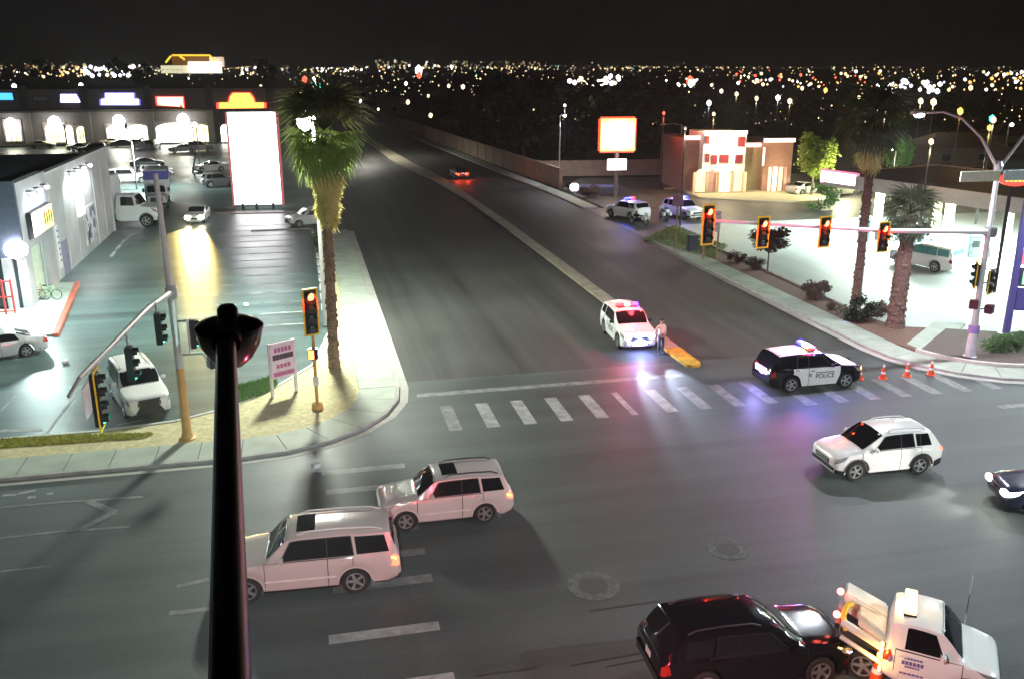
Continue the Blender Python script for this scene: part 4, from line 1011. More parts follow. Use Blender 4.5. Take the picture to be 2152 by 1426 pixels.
# ---- restaurant with white tower
p0 = at(1440, 407); p1 = at(1657, 404)
rr = thing('restaurant', 'small restaurant with a white lit tower, arches and pink neon roof edges', 'restaurant', (p0.x, p0.y, 0), math.atan2(p1.y - p0.y, p1.x - p0.x))
Lr = (p1 - p0).length
k = Lr / (1657 - 1440)
def rx(px): return (px - 1440) * k
def rz(py): return top_z(p0, py)
M_tow = mat('tower_plaster', (.72, .66, .66), .7, var=.06); M_brn = mat('brown_stucco', (.27, .14, .11), .8, var=.12, bump=.1); M_tan = mat('tan_stucco', (.22, .165, .10), .8, var=.1)
E_neon = lamp_mat('pink_neon', (1, .52, .45), 4.5)
def rbox(a, c, t, y0, y1, m, nm): return MB().box(((rx(a) + rx(c)) / 2, (y0 + y1) / 2, rz(t) / 2), (rx(c) - rx(a), y1 - y0, rz(t))).build(nm, m, rr)
rbox(1440, 1472, 296, 1.5, 12, M_brn, 'left_wing'); rbox(1472, 1560, 280, 0, 6, M_tow, 'tower'); rbox(1560.2, 1600, 312, 1.2, 11, M_tan, 'middle_wing'); rbox(1600.2, 1660, 302, .2, 10, M_brn, 'right_wing')
for a, c, t, y in ((1440, 1471, 292, 1.45), (1563, 1598, 308, 1.15), (1598, 1662, 297, .1)):
    MB().box(((rx(a) + rx(c)) / 2, y, rz(t)), (rx(c) - rx(a), .3, .42)).build('neon_edge', E_neon, rr)
MB().box((rx(1516), -.1, rz(279)), (rx(1560) - rx(1472), .3, .35)).build('neon_edge', E_neon, rr)
MB().box((rx(1598.5), .0, (rz(312) + rz(350)) / 2), (.14, .2, rz(312) - rz(350))).build('neon_edge', E_neon, rr)
m_rw = mat('red_window', (.16, .012, .02), .3); m_lit = lamp_mat('restaurant_glow', (1, .80, .42), 1.15); m_hot = lamp_mat('restaurant_hot', (1, .92, .65), 3.5); m_rdoor = lamp_mat('red_door_glow', (.8, .16, .07), .55)
for a, c, t, b_ in ((1476, 1482, 288, 302), (1543, 1555, 290, 308), (1478, 1484, 325, 340), (1491, 1500, 328, 345), (1508, 1524, 327, 342), (1540, 1553, 328, 343)):
    f = MB().box(((rx(a) + rx(c)) / 2, -.04, (rz(t) + rz(b_)) / 2), (rx(c) - rx(a) + .2, .14, rz(t) - rz(b_) + .2)).build('tower_window', M_tow, rr); MB().box(((rx(a) + rx(c)) / 2, -.12, (rz(t) + rz(b_)) / 2), (rx(c) - rx(a) + .15, .05, rz(t) - rz(b_) + .15)).build('pane', m_rw, f)
for a, c in ((1458, 1480), (1486, 1500), (1505, 1530), (1535, 1556)):
    x0, x1 = rx(a), rx(c); h1 = rz(362); n = 12
    pts = [(x0, .1), (x1, .1)] + [((x0 + x1) / 2 + (x1 - x0) / 2 * math.cos(PI * i / n), h1 - .5 + .8 * math.sin(PI * i / n)) for i in range(n + 1)]
    fr = MB().box(((x0 + x1) / 2, -.5, .1), (x1 - x0 + .3, .5, .2)).build('arch', M_tan, rr)
    MB().add([(x, -.12, z) for x, z in pts], [tuple(range(len(pts)))]).build('lit_opening', {1458: m_lit, 1486: m_rdoor, 1505: m_hot, 1535: m_lit}[a], fr)
    for sx_ in (x0 - .18, x1 + .18): MB().box((sx_, -.45, h1 / 2), (.34, .5, h1)).build('column', mat('arch_plaster', (.7, .5, .35), .7), fr)
for a, c in ((1612, 1618), (1622, 1630), (1634, 1642), (1645, 1651)): MB().box(((rx(a) + rx(c)) / 2, .12, 1.5), (rx(c) - rx(a), .1, 2.9)).build('lit_door', {1612: m_lit, 1622: m_hot, 1634: m_lit, 1645: m_rdoor}[a], rr)
for x, zq, pw in ((rx(1516), 7.2, 1900), (rx(1630), 4.6, 420), (rx(1580), 3.5, 150), (rx(1470), 3.6, 150)):
    light('POINT', (x, -2.2, zq - 1.2), pw, (1, .85, .5), rr, size=.3)
q = [at(1418, 395), at(1470, 418), at(1660, 428), at(1760, 420), at(1700, 404), at(1440, 402)]
struct(MB().prism([(v.x, v.y) for v in q[:5]] + [(p1.x + 2, p1.y + 1), (p0.x - 1, p0.y + 4)], 0, .14).build('restaurant_walk', mat('pale_walk', (.42, .38, .28), .8)))

# ---- block walls along the right of the road
def wall(name, label, a, c, h, m):
    d = c - a; root = tag(MB().box((0, 0, h / 2), (d.length, .22, h)).build(name, m), label, 'wall'); root.location = ((a.x + c.x) / 2, (a.y + c.y) / 2, 0); root.rotation_euler = (0, 0, math.atan2(d.y, d.x))
    MB().box((0, 0, h + .05), (d.length, .3, .1)).build('coping', m, root)
    for i in range(int(d.length / 5) + 1): MB().box((-d.length / 2 + i * 5, 0, h / 2 + .06), (.42, .42, h + .14)).build('pier', m, root)
M_blockw = mat('tan_block', (.33, .25, .19), .85, var=.15, scale=1.2, bump=.3)
wall('boundary_wall', 'long tan block wall running along the right side of the road', Vector((30.6, 108, 0)), Vector((12.9, 380, 0)), 2.4, M_blockw)
wall('boundary_wall', 'tan block wall behind the restaurant driveway and square sign', Vector((31.2, 121, 0)), Vector((62, 118, 0)), 2.0, M_blockw)
# low lit monument by the driveway
p = at(1245, 408); mo_ = thing('monument_sign', 'low dark monument sign with a bright white lamp at its left end', 'sign', (p.x, p.y, 0), -.15)
MB().box((.6, 0, .55), (5.0, .4, 1.1)).build('base', mat('monument_stone', (.06, .06, .09), .7), mo_, bevel=.05); MB().box((.7, -.22, .95), (4.6, .08, .3)).build('band', mat('violet_band', (.2, .2, .5), .4), mo_)
MB().box((-2.2, -.25, .85), (.95, .3, .85)).build('lit_panel', lamp_mat('monument_lamp', (1, 1, 1), 10), mo_, bevel=.15)

# ---- filling station
M_fas = mat('pink_fascia', (.36, .29, .29), .6, var=.08); M_croof = mat('canopy_roof', (.03, .03, .04), .8)
ca, cb = Vector((45.31, 73.74, 0)), Vector((52.6, 46.5, 0)); dcb = (cb - ca); Lc = dcb.length
cn_ = thing('station_canopy', 'long dark roofed filling station canopy with a pinkish edge band', 'canopy', ((ca.x + cb.x) / 2, (ca.y + cb.y) / 2, 0), math.atan2(dcb.y, dcb.x))
# local x along the front edge; +y points away from the road
MB().box((0, 7.2, 4.96), (Lc - .4, 13.6, .7)).build('deck', M_croof, cn_)
MB().box((0, .0, 4.85), (Lc, .3, 1.15)).build('fascia', M_fas, cn_); MB().box((0, 14.3, 4.85), (Lc, .3, 1.15)).build('fascia', M_fas, cn_)
for s in (-1, 1): MB().box((s * (Lc / 2 - .15), 7.15, 4.85), (.3, 14.0, 1.15)).build('fascia', M_fas, cn_)
for i in range(4):
    for y in (3.2, 11):
        x = -Lc / 2 + 3.5 + i * (Lc - 7) / 3
        MB().box((x, y, 2.3), (.55, .55, 4.6)).build('column', mat('cream_column', (.72, .66, .40), .5), cn_, bevel=.03)
E_can = lamp_mat('canopy_light', (.93, 1, .96), 24)
for i in range(6):
    for j in range(3):
        x, y = -Lc / 2 + 2.4 + i * (Lc - 4.8) / 5, 2 + j * 5
        MB().box((x, y, 4.56), (.8, .8, .08)).build('canopy_light', E_can, cn_)
for i in range(3): light('AREA', (-Lc / 2 + 4.7 + i * (Lc - 9.4) / 2, 3.5, 4.45), 19000, (.80, 1, .90), cn_, size=(8, 6))
sg = thing('canopy_sign', 'pink glowing sign panel on the far corner of the station canopy', 'sign', (46.2, 72.3, 5.05), math.atan2(dcb.y, dcb.x))
MB().box((0, -.45, 0), (4.2, .3, 1.25)).build('cabinet', lamp_mat('magenta_edge', (1, .2, .4), 1.2), sg, bevel=.05); MB().box((0, -.62, 0), (3.9, .08, .9)).build('lit_face', lamp_mat('pink_face', (1, .78, .84), 5), sg)
def pump(label, loc, rz):
    root = thing('fuel_pump', label, 'fuel pump', loc, rz, 'fuel pumps under the canopy')
    MB().box((0, 0, .08), (1.1, 2.4, .16)).build('island', M_concrete, root, bevel=.03); MB().box((0, 0, .95), (.55, .9, 1.6)).build('cabinet', mat('pump_grey_blue', (.10, .15, .18), .4), root, bevel=.04)
    MB().box((0, 0, 1.95), (.6, 1.0, .35)).build('header', mat('pump_teal', (.15, .35, .36), .4), root, bevel=.03)
    for s in (-1, 1): MB().box((s * .29, 0, 1.25), (.03, .5, .5)).build('screen', M_black, root); MB().tube([(s * .3, .3, 1.3), (s * .5, .35, .9), (s * .5, .3, .5), (s * .3, .25, .7)], .025, 6).build('hose', M_black, root)
    MB().box((0, -1.05, .55), (.4, .3, .8)).build('bin', mat('bin_dark', (.05, .05, .06), .5), root, bevel=.03)
    return root
pm_ = pump('fuel pump farthest along the canopy, behind the slim palm', (46.3, 68.5, .1), 1.2)
for i, (u, v, lb) in enumerate(((48.6, 64.5, 'fuel pump second from the far end of the canopy'), (50.3, 60.0, 'fuel pump in the middle of the canopy behind the thick palm'), (51.7, 55.0, 'fuel pump near the cream canopy column'))): copy_tree(pm_, (u, v, .1), label=lb)
vv, BV = car('van', 'white van with teal windows fuelling under the canopy', 'van', (44.8, 58.2, .1), 1.9, 'big', P_white, glass=mat('teal_glass', (.10, .30, .30), .1), detail=1)
st2 = thing('station_store', 'dark station shop behind the canopy', 'shop', (72, 62, 0), math.atan2(dcb.y, dcb.x))
MB().box((0, 4, 2.6), (24, 8, 5.2)).build('wall', mat('station_wall', (.10, .10, .12), .8), st2); MB().box((0, 4, 5.3), (25, 9, .3)).build('roof', M_croof, st2)
MB().box((0, -.06, 1.6), (16, .1, 2.6)).build('shop_window', lamp_mat('station_window', (.8, 1, .95), 1.6), st2)
for i in range(7): MB().box((-8 + i * 16 / 6, -.14, 1.6), (.12, .08, 2.7)).build('mullion', M_dark_steel, st2)
ov = thing('oval_sign', 'red glowing oval sign with orange lettering at the right edge', 'sign', tuple(on_v(2135, 378, 50.0)), -.25)
MB().lathe([(1.0, 0), (1.0, .3)], (0, 0, 0), 'y', 28).build('oval_face', lamp_mat('oval_red', (1, .04, .02), 1.6), ov).scale = (1.0, 1, .42)
for i in range(5): MB().box((-.55 + i * .27, -.04, 0), (.19, .06, .26)).build('lettering', lamp_mat('oval_orange', (1, .45, .05), 3), ov, bevel=.02)
MB().box((0, .5, -1.0), (.16, .16, 1.6)).build('bracket', M_dark_steel, ov)
MB().tube([(0, .5, -.3), (0, .5, -ov.location.z)], .12, 8).build('pole', M_dark_steel, ov)
# price pylon
p = at(2112, 714); pr = thing('price_pylon', 'tall purple price pylon with red and green number panels at the right edge', 'sign', (p.x, p.y, .15), -.35)
m_pur = mat('purple_steel', (.07, .06, .22), .45)
hz_ = top_z(p, 405)
for x in (0, 2.3): MB().box((x, 0, hz_ / 2), (.3, .3, hz_)).build('post', m_pur, pr); MB().box((x, 0, .12), (.7, .7, .2)).build('footing', M_galv2, pr)
for t, b_, m, nm in ((415, 525, mat('dark_red_panel', (.3, .02, .06), .4), 'top_panel'), (530, 562, lamp_mat('red_price', (1, .06, .10), 1.8), 'price_panel'), (568, 606, mat('dark_panel', (.05, .05, .08), .4), 'price_panel'), (610, 656, m_pur, 'lower_panel')):
    z1, z0 = top_z(p, t), top_z(p, b_); pn = MB().box((1.22, -.05, (z0 + z1) / 2), (2.1, .35, z1 - z0)).build(nm, m, pr, bevel=.03)
    if t == 568: MB().box((1.15, -.25, (z0 + z1) / 2), (1.7, .06, (z1 - z0) * .72)).build('green_digits', lamp_mat('green_price', (.25, 1, .45), 1.6), pn)
    if t == 530: MB().box((1.1, -.25, (z0 + z1) / 2), (1.5, .06, (z1 - z0) * .6)).build('red_digits', lamp_mat('red_digits', (1, .5, .55), 2), pn)

# ================================================================== SIGNALS AND LAMPS
E_sred = lamp_mat('signal_red_lens', (1, .11, .03), 16); E_sgrn = lamp_mat('signal_green_lens', (.05, 1, .62), 5)
M_lensoff = [mat('unlit_red_lens', (.10, .01, .01), .2), mat('unlit_amber_lens', (.10, .06, .01), .2), mat('unlit_green_lens', (.01, .06, .04), .2)]
def signal_head(parent, loc, rz, n=3, lit=0, plate=None, s=.36, power=18):
    """faces local -y before rz; sections stacked from the top"""
    o = MB().box((0, .10, 0), (s * .95, .22, n * s)).build('signal_head', M_signalblack, parent, bevel=.02)
    o.location = loc; o.rotation_euler = (0, 0, rz)
    if plate:
        pb = MB(); w2, h2 = s * .5 + .13, n * s / 2 + .13
        pb.box((0, .06, 0), (2 * w2 - .1, .02, 2 * h2 - .1)); pb.build('backplate', M_signalblack, o)
        rb = MB()
        for (x, z, a, c) in ((0, h2 - .035, 2 * w2, .075), (0, -h2 + .035, 2 * w2, .075), (w2 - .035, 0, .075, 2 * h2 - .14), (-w2 + .035, 0, .075, 2 * h2 - .14)): rb.box((x, .055, z), (a, .035, c))
        rb.build('reflective_border', plate, o)
    for i in range(n):
        z = (n - 1) * s / 2 - i * s; on = (i == lit)
        m = (E_sred if i == 0 else E_sgrn) if on else M_lensoff[min(i, 2)]
        MB().lathe([(.02, -.10), (s * .22, -.085), (s * .36, -.02)], (0, 0, z), 'y', 16).build('lens', m, o, smooth=60)
        vs = []; fs = []; k = 12
        for j in range(k + 1):
            a = -.35 + (PI + .7) * j / k
            for yy, rr in ((-.01, s * .41), (-.17, s * .41)): vs.append((rr * math.cos(a), yy, z + rr * math.sin(a)))
        for j in range(k): fs.append((2 * j, 2 * j + 1, 2 * j + 3, 2 * j + 2))
        MB().add(vs, fs).build('visor', M_signalblack, o)
        if on and power: light('POINT', (0, -.26, z - .02), power, (1, .012, .006) if i == 0 else (.1, 1, .7), o, size=.05)
    return o
M_warmsteel = mat('ochre_lit_steel', (.60, .36, .10), .5, var=.15)  # yellow-orange light on the lower poles, put into the steel's colour
# left mast
pl = at(395, 925); zt = 10.6
lm = thing('signal_mast', 'tall steel signal mast at the left corner with a long arm of black signal heads', 'traffic signal', (pl.x, pl.y, .10))
MB().tube([(0, 0, 3.0), (-.05, .0, 6), (-.12, .05, 10.6)], [.15, .13, .09], 12).build('upper_pole', M_galv2, lm, smooth=60)
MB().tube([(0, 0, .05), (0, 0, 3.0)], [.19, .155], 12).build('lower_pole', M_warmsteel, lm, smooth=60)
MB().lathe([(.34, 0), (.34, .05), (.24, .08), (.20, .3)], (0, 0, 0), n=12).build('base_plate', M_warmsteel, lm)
MB().box((0, -.1, 6.1), (.4, .45, .5)).build('arm_clamp', M_galv, lm, bevel=.05)
E1 = Vector((-1.05, -10.9, 6.35))
MB().tube([(0, -.1, 6.1), (-.35, -3.6, 6.35), tuple(E1)], [.13, .10, .07], 10).build('mast_arm', M_galv2, lm, smooth=60)
for px, py, z, n in ((340, 690, 5.55, 3), (281, 763, 5.5, 3), (212, 838, 5.35, 4)):
    w_ = at(px, py, z); x, y = w_.x - pl.x, w_.y - pl.y
    hd = signal_head(lm, (x, y, z - .1), PI / 2, n, n - 1, M_yellow if n == 4 else None, .38 if n == 3 else .40, 14)
    MB().tube([(0, .1, n * .2), (0, .12, n * .2 + .35)], .04, 6).build('hanger', M_galv, hd)
MB().box((-1.0, -10.6, 5.6), (.05, .7, .9)).build('lane_sign', mat('pale_sign_back', (.62, .60, .64), .5), lm, bevel=.01)
MB().tube([tuple(E1), (E1.x - .1, E1.y - .9, 6.15)], .05, 6).build('arm_tip', M_galv, lm)
MB().box((.2, -1.4, 5.2), (.04, .55, 1.7), rx=.0).build('street_name_sign', mat('pale_teal_sign', (.62, .80, .80), .4), lm, bevel=.01)
hd = signal_head(lm, (.72, .05, 4.35), PI / 2, 3, 2, None, .38, 10); MB().box((-.25, .22, 0), (.6, .05, 1.3)).build('backplate', M_galv2, hd)
MB().tube([(0, 0, 4.9), (.7, .05, 4.9)], .05, 6).build('side_bracket', M_galv, lm); MB().tube([(0, 0, 3.55), (.9, 0, 3.55), (1.15, -.15, 3.2)], .05, 6).build('side_bracket', M_galv, lm)
ph = MB().box((1.3, -.1, 3.2), (.45, .4, .48), rz=.5).build('pedestrian_signal', M_signalblack, lm, bevel=.04)
# corner pedestal
pp = at(668, 865); cp = thing('corner_signal', 'short pedestal signal with a yellow bordered backplate and red light before the palm', 'traffic signal', (pp.x, pp.y, .12))
z1, z0 = top_z(pp, 612), top_z(pp, 710)
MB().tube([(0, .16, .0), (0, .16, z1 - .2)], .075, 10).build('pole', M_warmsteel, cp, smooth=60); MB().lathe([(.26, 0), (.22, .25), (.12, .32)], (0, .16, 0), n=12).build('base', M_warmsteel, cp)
signal_head(cp, (0, -.06, (z0 + z1) / 2), .42, 4, 0, M_yellow, (z1 - z0 - .26) / 4, 60)
zp = top_z(pp, 747); q = MB().box((-.05, -.05, zp), (.42, .36, .48)).build('pedestrian_signal', M_signalblack, cp, bevel=.03); MB().box((-.12, -.24, zp), (.22, .02, .38)).build('hand_symbol', lamp_mat('ped_hand', (1, .35, .05), 6), q)
MB().box((.0, .05, top_z(pp, 806)), (.24, .05, .40)).build('button_sign', mat('white_sign', (.75, .75, .75), .5), cp, bevel=.01)
# right mast
pr_ = at(2037, 755)
rm_ = thing('signal_mast', 'tall silver signal mast at the right corner with four red signals on its long arm', 'traffic signal', (pr_.x, pr_.y, .13))
zt = top_z(pr_, 350)
MB().tube([(0, 0, 1.3), (.0, 0, zt)], [.17, .11], 12).build('pole', M_galv2, rm_, smooth=60)
MB().lathe([(.36, 0), (.36, .06), (.26, .1), (.25, .7), (.19, 1.3)], (0, 0, 0), n=14).build('base', mat('pale_base_steel', (.68, .66, .72), .45), rm_, smooth=40)
MB().lathe([(.27, 1.32), (.27, 1.7)], (0, 0, 0), n=12).build('collar_band', mat('violet_band_paint', (.32, .2, .5), .5), rm_)
za = top_z(pr_, 492); e_ = on_v(1478, 462, pr_.y)
MB().tube([(0, -.1, za), (-6, -.1, za + .28), (e_.x - pr_.x, -.1, e_.z - .13)], [.14, .11, .07], 10).build('mast_arm', M_galv2, rm_, smooth=60)
MB().box((0, -.1, za), (.5, .5, .5)).build('arm_clamp', M_galv, rm_, bevel=.06)
for px, py, n in ((1490, 473, 4), (1605, 489, 3), (1735, 488, 3), (1858, 499, 3)):
    w_ = on_v(px, py, pr_.y - .35); hd = signal_head(rm_, (w_.x - pr_.x, -.35, w_.z - .13), .12, n, 0, M_yellow, .40 if n == 4 else .41, 170)
zq = top_z(pr_, 583)
signal_head(rm_, (-.42, .05, zq), -PI / 2 - .5, 3, 1, M_yellow, .38, 0); signal_head(rm_, (.75, .1, top_z(pr_, 600)), .5, 3, 5, M_yellow, .36, 0)
MB().tube([(-.4, 0, zq + .3), (.75, 0, zq + .25)], .05, 6).build('side_bracket', M_galv, rm_); MB().tube([(-.3, 0, zq - .4), (.75, 0, zq - .45)], .05, 6).build('side_bracket', M_galv, rm_)
for x, py_ in ((-.32, 643), (.65, 655)): MB().box((x, -.1, top_z(pr_, py_)), (.44, .4, .46), rz=-.7 if x < 0 else .6).build('pedestrian_signal', mat('dark_red_housing', (.09, .012, .02), .4), rm_, bevel=.04); MB().tube([(0, 0, top_z(pr_, py_)), (x, 0, top_z(pr_, py_))], .04, 6).build('side_bracket', M_galv, rm_)
hl_ = on_v(1930, 240, pr_.y); hx, hz = hl_.x - pr_.x, hl_.z - .13
for sgn in (-1, 1):
    x = hx * (1 if sgn < 0 else -.95)
    MB().tube([(0, 0, zt - .3), (x * .25, 0, zt + (hz - zt) * .52), (x * .5, 0, zt + (hz - zt) * .9), (x * .72, 0, hz + .08), (x * .93, 0, hz + .06)], [.075, .065, .06, .05, .05], 8).build('lamp_arm', M_galv2, rm_, smooth=60)
    lh = MB().box((x, 0, hz + .05), (.75, .34, .16)).build('lamp_head', M_galv2, rm_, bevel=.06)
    MB().ball((x - .05 * sgn, 0, hz - .05), (.27, .17, .12), 2).build('lamp_lens', lamp_mat('street_lens', (.80, .87, 1), 40), lh, smooth=60)
    light('SPOT', (x, 0, hz - .25), 6500, (.86, .92, 1), rm_, size=.2, angle=155, blend=.5, dir=(-.10, -.12, -1))
MB().lathe([(.2, zt - .35), (.22, zt - .1), (.12, zt + .12)], (0, 0, 0), n=12).build('pole_cap', M_galv, rm_)
MB().box((-1.15, -.25, zt - .55), (2.2, .06, .5)).build('street_name_sign', mat('pale_yellow_sign', (.66, .68, .52), .4), rm_, bevel=.01); MB().box((1.25, -.25, zt - .55), (2.2, .06, .5)).build('street_name_sign', mat('pale_teal_sign2', (.55, .68, .66), .4), rm_, bevel=.01)
# street lamp on the near right corner, and the patrol car whose lights show in the windows of the two SUVs
nl = thing('street_lamp', 'tall street lamp on the near right corner of the junction', 'street lamp', (33, 11, 0))
MB().tube([(0, 0, 0), (0, 0, 11.6), (-.3, .1, 12.1), (-2.6, .9, 12.5)], [.17, .1, .07, .05], 10).build('pole', M_galv2, nl, smooth=60)
MB().box((-2.9, 1.0, 12.5), (.75, .34, .16), rz=-.3).build('lamp_head', M_galv2, nl, bevel=.06); MB().ball((-2.9, 1.0, 12.38), (.27, .17, .12), 2).build('lamp_lens', lamp_mat('near_lens', (.9, .96, 1), 40), nl)
light('SPOT', (-2.9, 1.0, 12.2), 17000, (.86, .97, 1), nl, size=.2, angle=165, blend=.4, dir=(-.1, .2, -1))
# lit street lamp behind the palm
p = at(684, 687); zl = top_z(p, 250)
sl = thing('street_lamp', 'lit street lamp half hidden behind the shaggy palm by the parking lot', 'street lamp', (p.x, p.y, .1))
MB().tube([(0, 0, 0), (0, 0, zl - .2)], [.14, .09], 10).build('pole', M_galv2, sl, smooth=60); MB().box((0, -.25, zl), (.4, .9, .18)).build('lamp_head', M_galv2, sl, bevel=.05)
light('SPOT', (-.5, -.2, zl - .5), 30000, (.78, 1, .93), sl, size=.6, angle=105, blend=.6, dir=(-1, .75, -.55))  # second spot, added to this lamp to throw more light over the lot
MB().ball((-.45, -.45, zl - .12), (.42, .42, .6), 2).build('lamp_lens', lamp_mat('palm_lamp_lens', (1, .98, .9), 40), sl, smooth=60)
light('SPOT', (-.2, -.5, zl - .7), 24000, (.90, 1, .88), sl, size=.9, angle=170, blend=.4, dir=(.1, -.1, -1))
light('POINT', (-.5, -1.3, zl - .4), 3800, (1, .97, .7), sl, size=.4)
# the lamp arm reaching out below the camera, its pole and lamp
A0, A1 = Vector((-.20, .2, 12.15)), Vector((-.60, 6.45, 12.72))
fl = thing('lamp_arm', 'dark lamp arm reaching out from below with a hooded lamp bowl at its tip', 'street lamp', (-.3, -.6, 0))
O = Vector((-.3, -.6, 0)); M_arm = mat('dark_arm_paint', (.012, .009, .009), .38)
MB().tube([(0, 0, .05), (0, 0, 12.0)], [.2, .12], 14).build('pole', M_dark_steel, fl, smooth=60)
MB().tube([(0, 0, 11.6), tuple(A0 - O), tuple(A0.lerp(A1, .5) - O), tuple(A1 - O)], [.085, .082, .078, .068], 16).build('arm', M_arm, fl, smooth=60)
LP = A1 - O + Vector((0, .22, 0))
hd = MB().tube([tuple(A1 - O), tuple(LP + Vector((0, .1, .03)))], [.10, .105], 14).build('lamp_head', M_arm, fl, smooth=60)
MB().lathe([(.075, 0), (.075, .07), (.05, .10)], tuple(LP + Vector((0, .12, .09))), n=14).build('photocell', M_arm, hd, smooth=40)
b = MB(); prof = [(.02, -.27), (.08, -.255), (.155, -.19), (.215, -.09), (.238, .0), (.236, .03)]
b.lathe(prof, tuple(LP + Vector((0, .12, -.02))), n=24); b.build('glass_bowl', mat('smoked_bowl', (.22, .15, .10), .16, spec=.8), hd, smooth=70)
b = MB(); b.lathe([(.215, .02), (.246, .022), (.248, .05), (.21, .085), (.14, .11), (.09, .115)], tuple(LP + Vector((0, .12, -.02))), n=24); b.build('bowl_rim', M_arm, hd, smooth=50)
for s in (-1, 1): MB().tube([tuple(LP + Vector((s * .10, -.05, -.06))), tuple(LP + Vector((s * .10, .0, -.16)))], .008, 6).build('clip_wire', M_chrome, hd)
light('SPOT', tuple(LP + Vector((0, .12, -.34))), 10500, (.92, 1, .95), fl, size=.15, angle=168, blend=.3, dir=(.1, .55, -1))

# ---- lot lamp posts and other posts
def lamp_post(label, loc, h, arm=1.0, rz=0, powr=0, col=(1, .97, .9), bulb=.35, group='lamp posts', lm_=None, m=None):
    root = thing('street_lamp', label, 'street lamp', loc, rz, group)
    MB().tube([(0, 0, 0), (0, 0, h)], [.12, .07], 8).build('pole', m or M_galv, root, smooth=60)
    MB().tube([(0, 0, h - .05), (arm * .5, 0, h + .12), (arm, 0, h + .1)], .05, 6).build('arm', m or M_galv, root)
    MB().box((arm + .25, 0, h + .1), (.7, .3, .14)).build('lamp_head', m or M_galv, root, bevel=.04)
    MB().ball((arm + .25, 0, h - .05), (bulb, bulb, bulb * .9), 2).build('lamp_lens', lm_ or lamp_mat('post_lens', (1, .98, .92), 14), root, smooth=60)
    if powr: light('SPOT', (arm + .25, 0, h - .6), powr, col, root, size=.25, angle=160, blend=.5, dir=(0, 0, -1))
    return root
lamp_post('tall added lot lamp, out of view beside the store walk at the left', (-26, 53, 0), 10, 1.2, -.3, 9000, (.80, 1, .94), .3)  # out-of-view lamp, added to brighten the lot
p = at(197, 305); lamp_post('pale lamp post flaring at the top before the dark shop wall', (p.x, p.y, 0), top_z(p, 240), .5, 0, 5000, (1, 1, .85), .4)
p = at(288, 398); lamp_post('slim white lamp post standing above the two box trucks', (p.x, p.y, 0), top_z(p, 285), .4, 0, 16000, (.93, 1, .95), .5)
p = at(420, 345); lamp_post('lamp post behind the bare tree by the shops', (p.x, p.y, 0), top_z(p, 262), .4, 2, 4000, (.95, 1, .95), .4)
p = at(1175, 392); lamp_post('thin lamp post by the tan wall, left of the square sign', (p.x, p.y, 0), top_z(p, 243), .4, .3, 2200, (.9, .93, 1), .2)
p = at(1427, 378); lamp_post('unlit curved lamp post between the square sign and the restaurant', (p.x, p.y, 0), top_z(p, 262), 2.6, PI + .2, 0, bulb=.12, lm_=M_headoff)
p = at(2108, 345); lamp_post('slim pale lamp post beyond the station at the right edge', (p.x, p.y, 0), top_z(p, 262), .4, .3, 400, (.8, 1, .9), .3)
p = at(1970, 345); lamp_post('short lamp post just beyond the station roof with a white lens', (p.x, p.y, 0), top_z(p, 300), .3, .3, 250, (1, 1, .95), .3)
# roadside boards on the right
def board(label, px, py, ptop, pbot, w_, posts, m, rz=-.2, edge=None):
    p = at(px, py); root = thing('roadside_board', label, 'sign', (p.x, p.y, .1), rz)
    zt_, zb_ = top_z(p, ptop), top_z(p, pbot)
    for x in posts: MB().box((x, .06, zt_ / 2), (.12, .1, zt_)).build('post', M_wood, root)
    MB().box((0, 0, (zt_ + zb_) / 2), (w_, .06, zt_ - zb_)).build('board', m, root, bevel=.01)
    return root, zb_, zt_
rb_, z0, z1 = board('pale pink board with rows of print on two wooden posts behind the red signal', 1492, 548, 447, 490, 1.3, (-.55, .55), mat('pink_board', (.62, .50, .56), .5), -.1)
for i in range(4): MB().box((0, -.04, z0 + .2 + i * (z1 - z0 - .3) / 3.3), (1.0, .02, .07)).build('print_line', mat('grey_print', (.3, .25, .3), .5), rb_)
rb_, z0, z1 = board('empty pink edged square sign on a thin post near the far police SUVs', 1420, 520, 412, 436, .9, (0,), mat('violet_sign_back', (.22, .13, .2), .5))
p = at(1454, 530); cb_ = tag(MB().box((0, 0, .65), (.75, .6, 1.3)).build('utility_cabinet', mat('dark_cabinet', (.03, .04, .06), .5), bevel=.04), 'dark utility cabinet on the pavement left of the roadside board', 'cabinet'); cb_.location = (p.x, p.y, .12)
p = at(600, 832); ns = thing('notice_sign', 'pink and white notice board on two white posts by the grass strip', 'sign', (p.x, p.y, .1), .55)
zt_, zb_ = top_z(p, 722), top_z(p, 795); m_wp = mat('white_post', (.75, .72, .75), .5)
for x in (-.62, .62): MB().box((x, .05, zt_ / 2), (.13, .1, zt_)).build('post', m_wp, ns)
MB().box((0, 0, (zt_ + zb_) / 2), (1.25, .07, zt_ - zb_)).build('panel', mat('pink_white_panel', (.72, .60, .68), .5), ns, bevel=.01)
hgt = zt_ - zb_; m_mag = mat('magenta_print', (.45, .12, .30), .5)
for (z, hh, wd, m, nn) in ((.80, .13, .9, m_mag, 5), (.60, .15, 1.05, mat('dark_purple_print', (.05, .02, .06), .5), 6), (.34, .11, .75, m_mag, 4), (.12, .12, 1.05, m_mag, 6)):
    b = MB()
    for i in range(nn): b.box((-wd / 2 + wd * (i + .5) / nn, -.045, zb_ + hgt * z), (wd / nn * (.75 if nn != 6 else .93), .012, hgt * hh))
    b.build('print_line', m, ns)

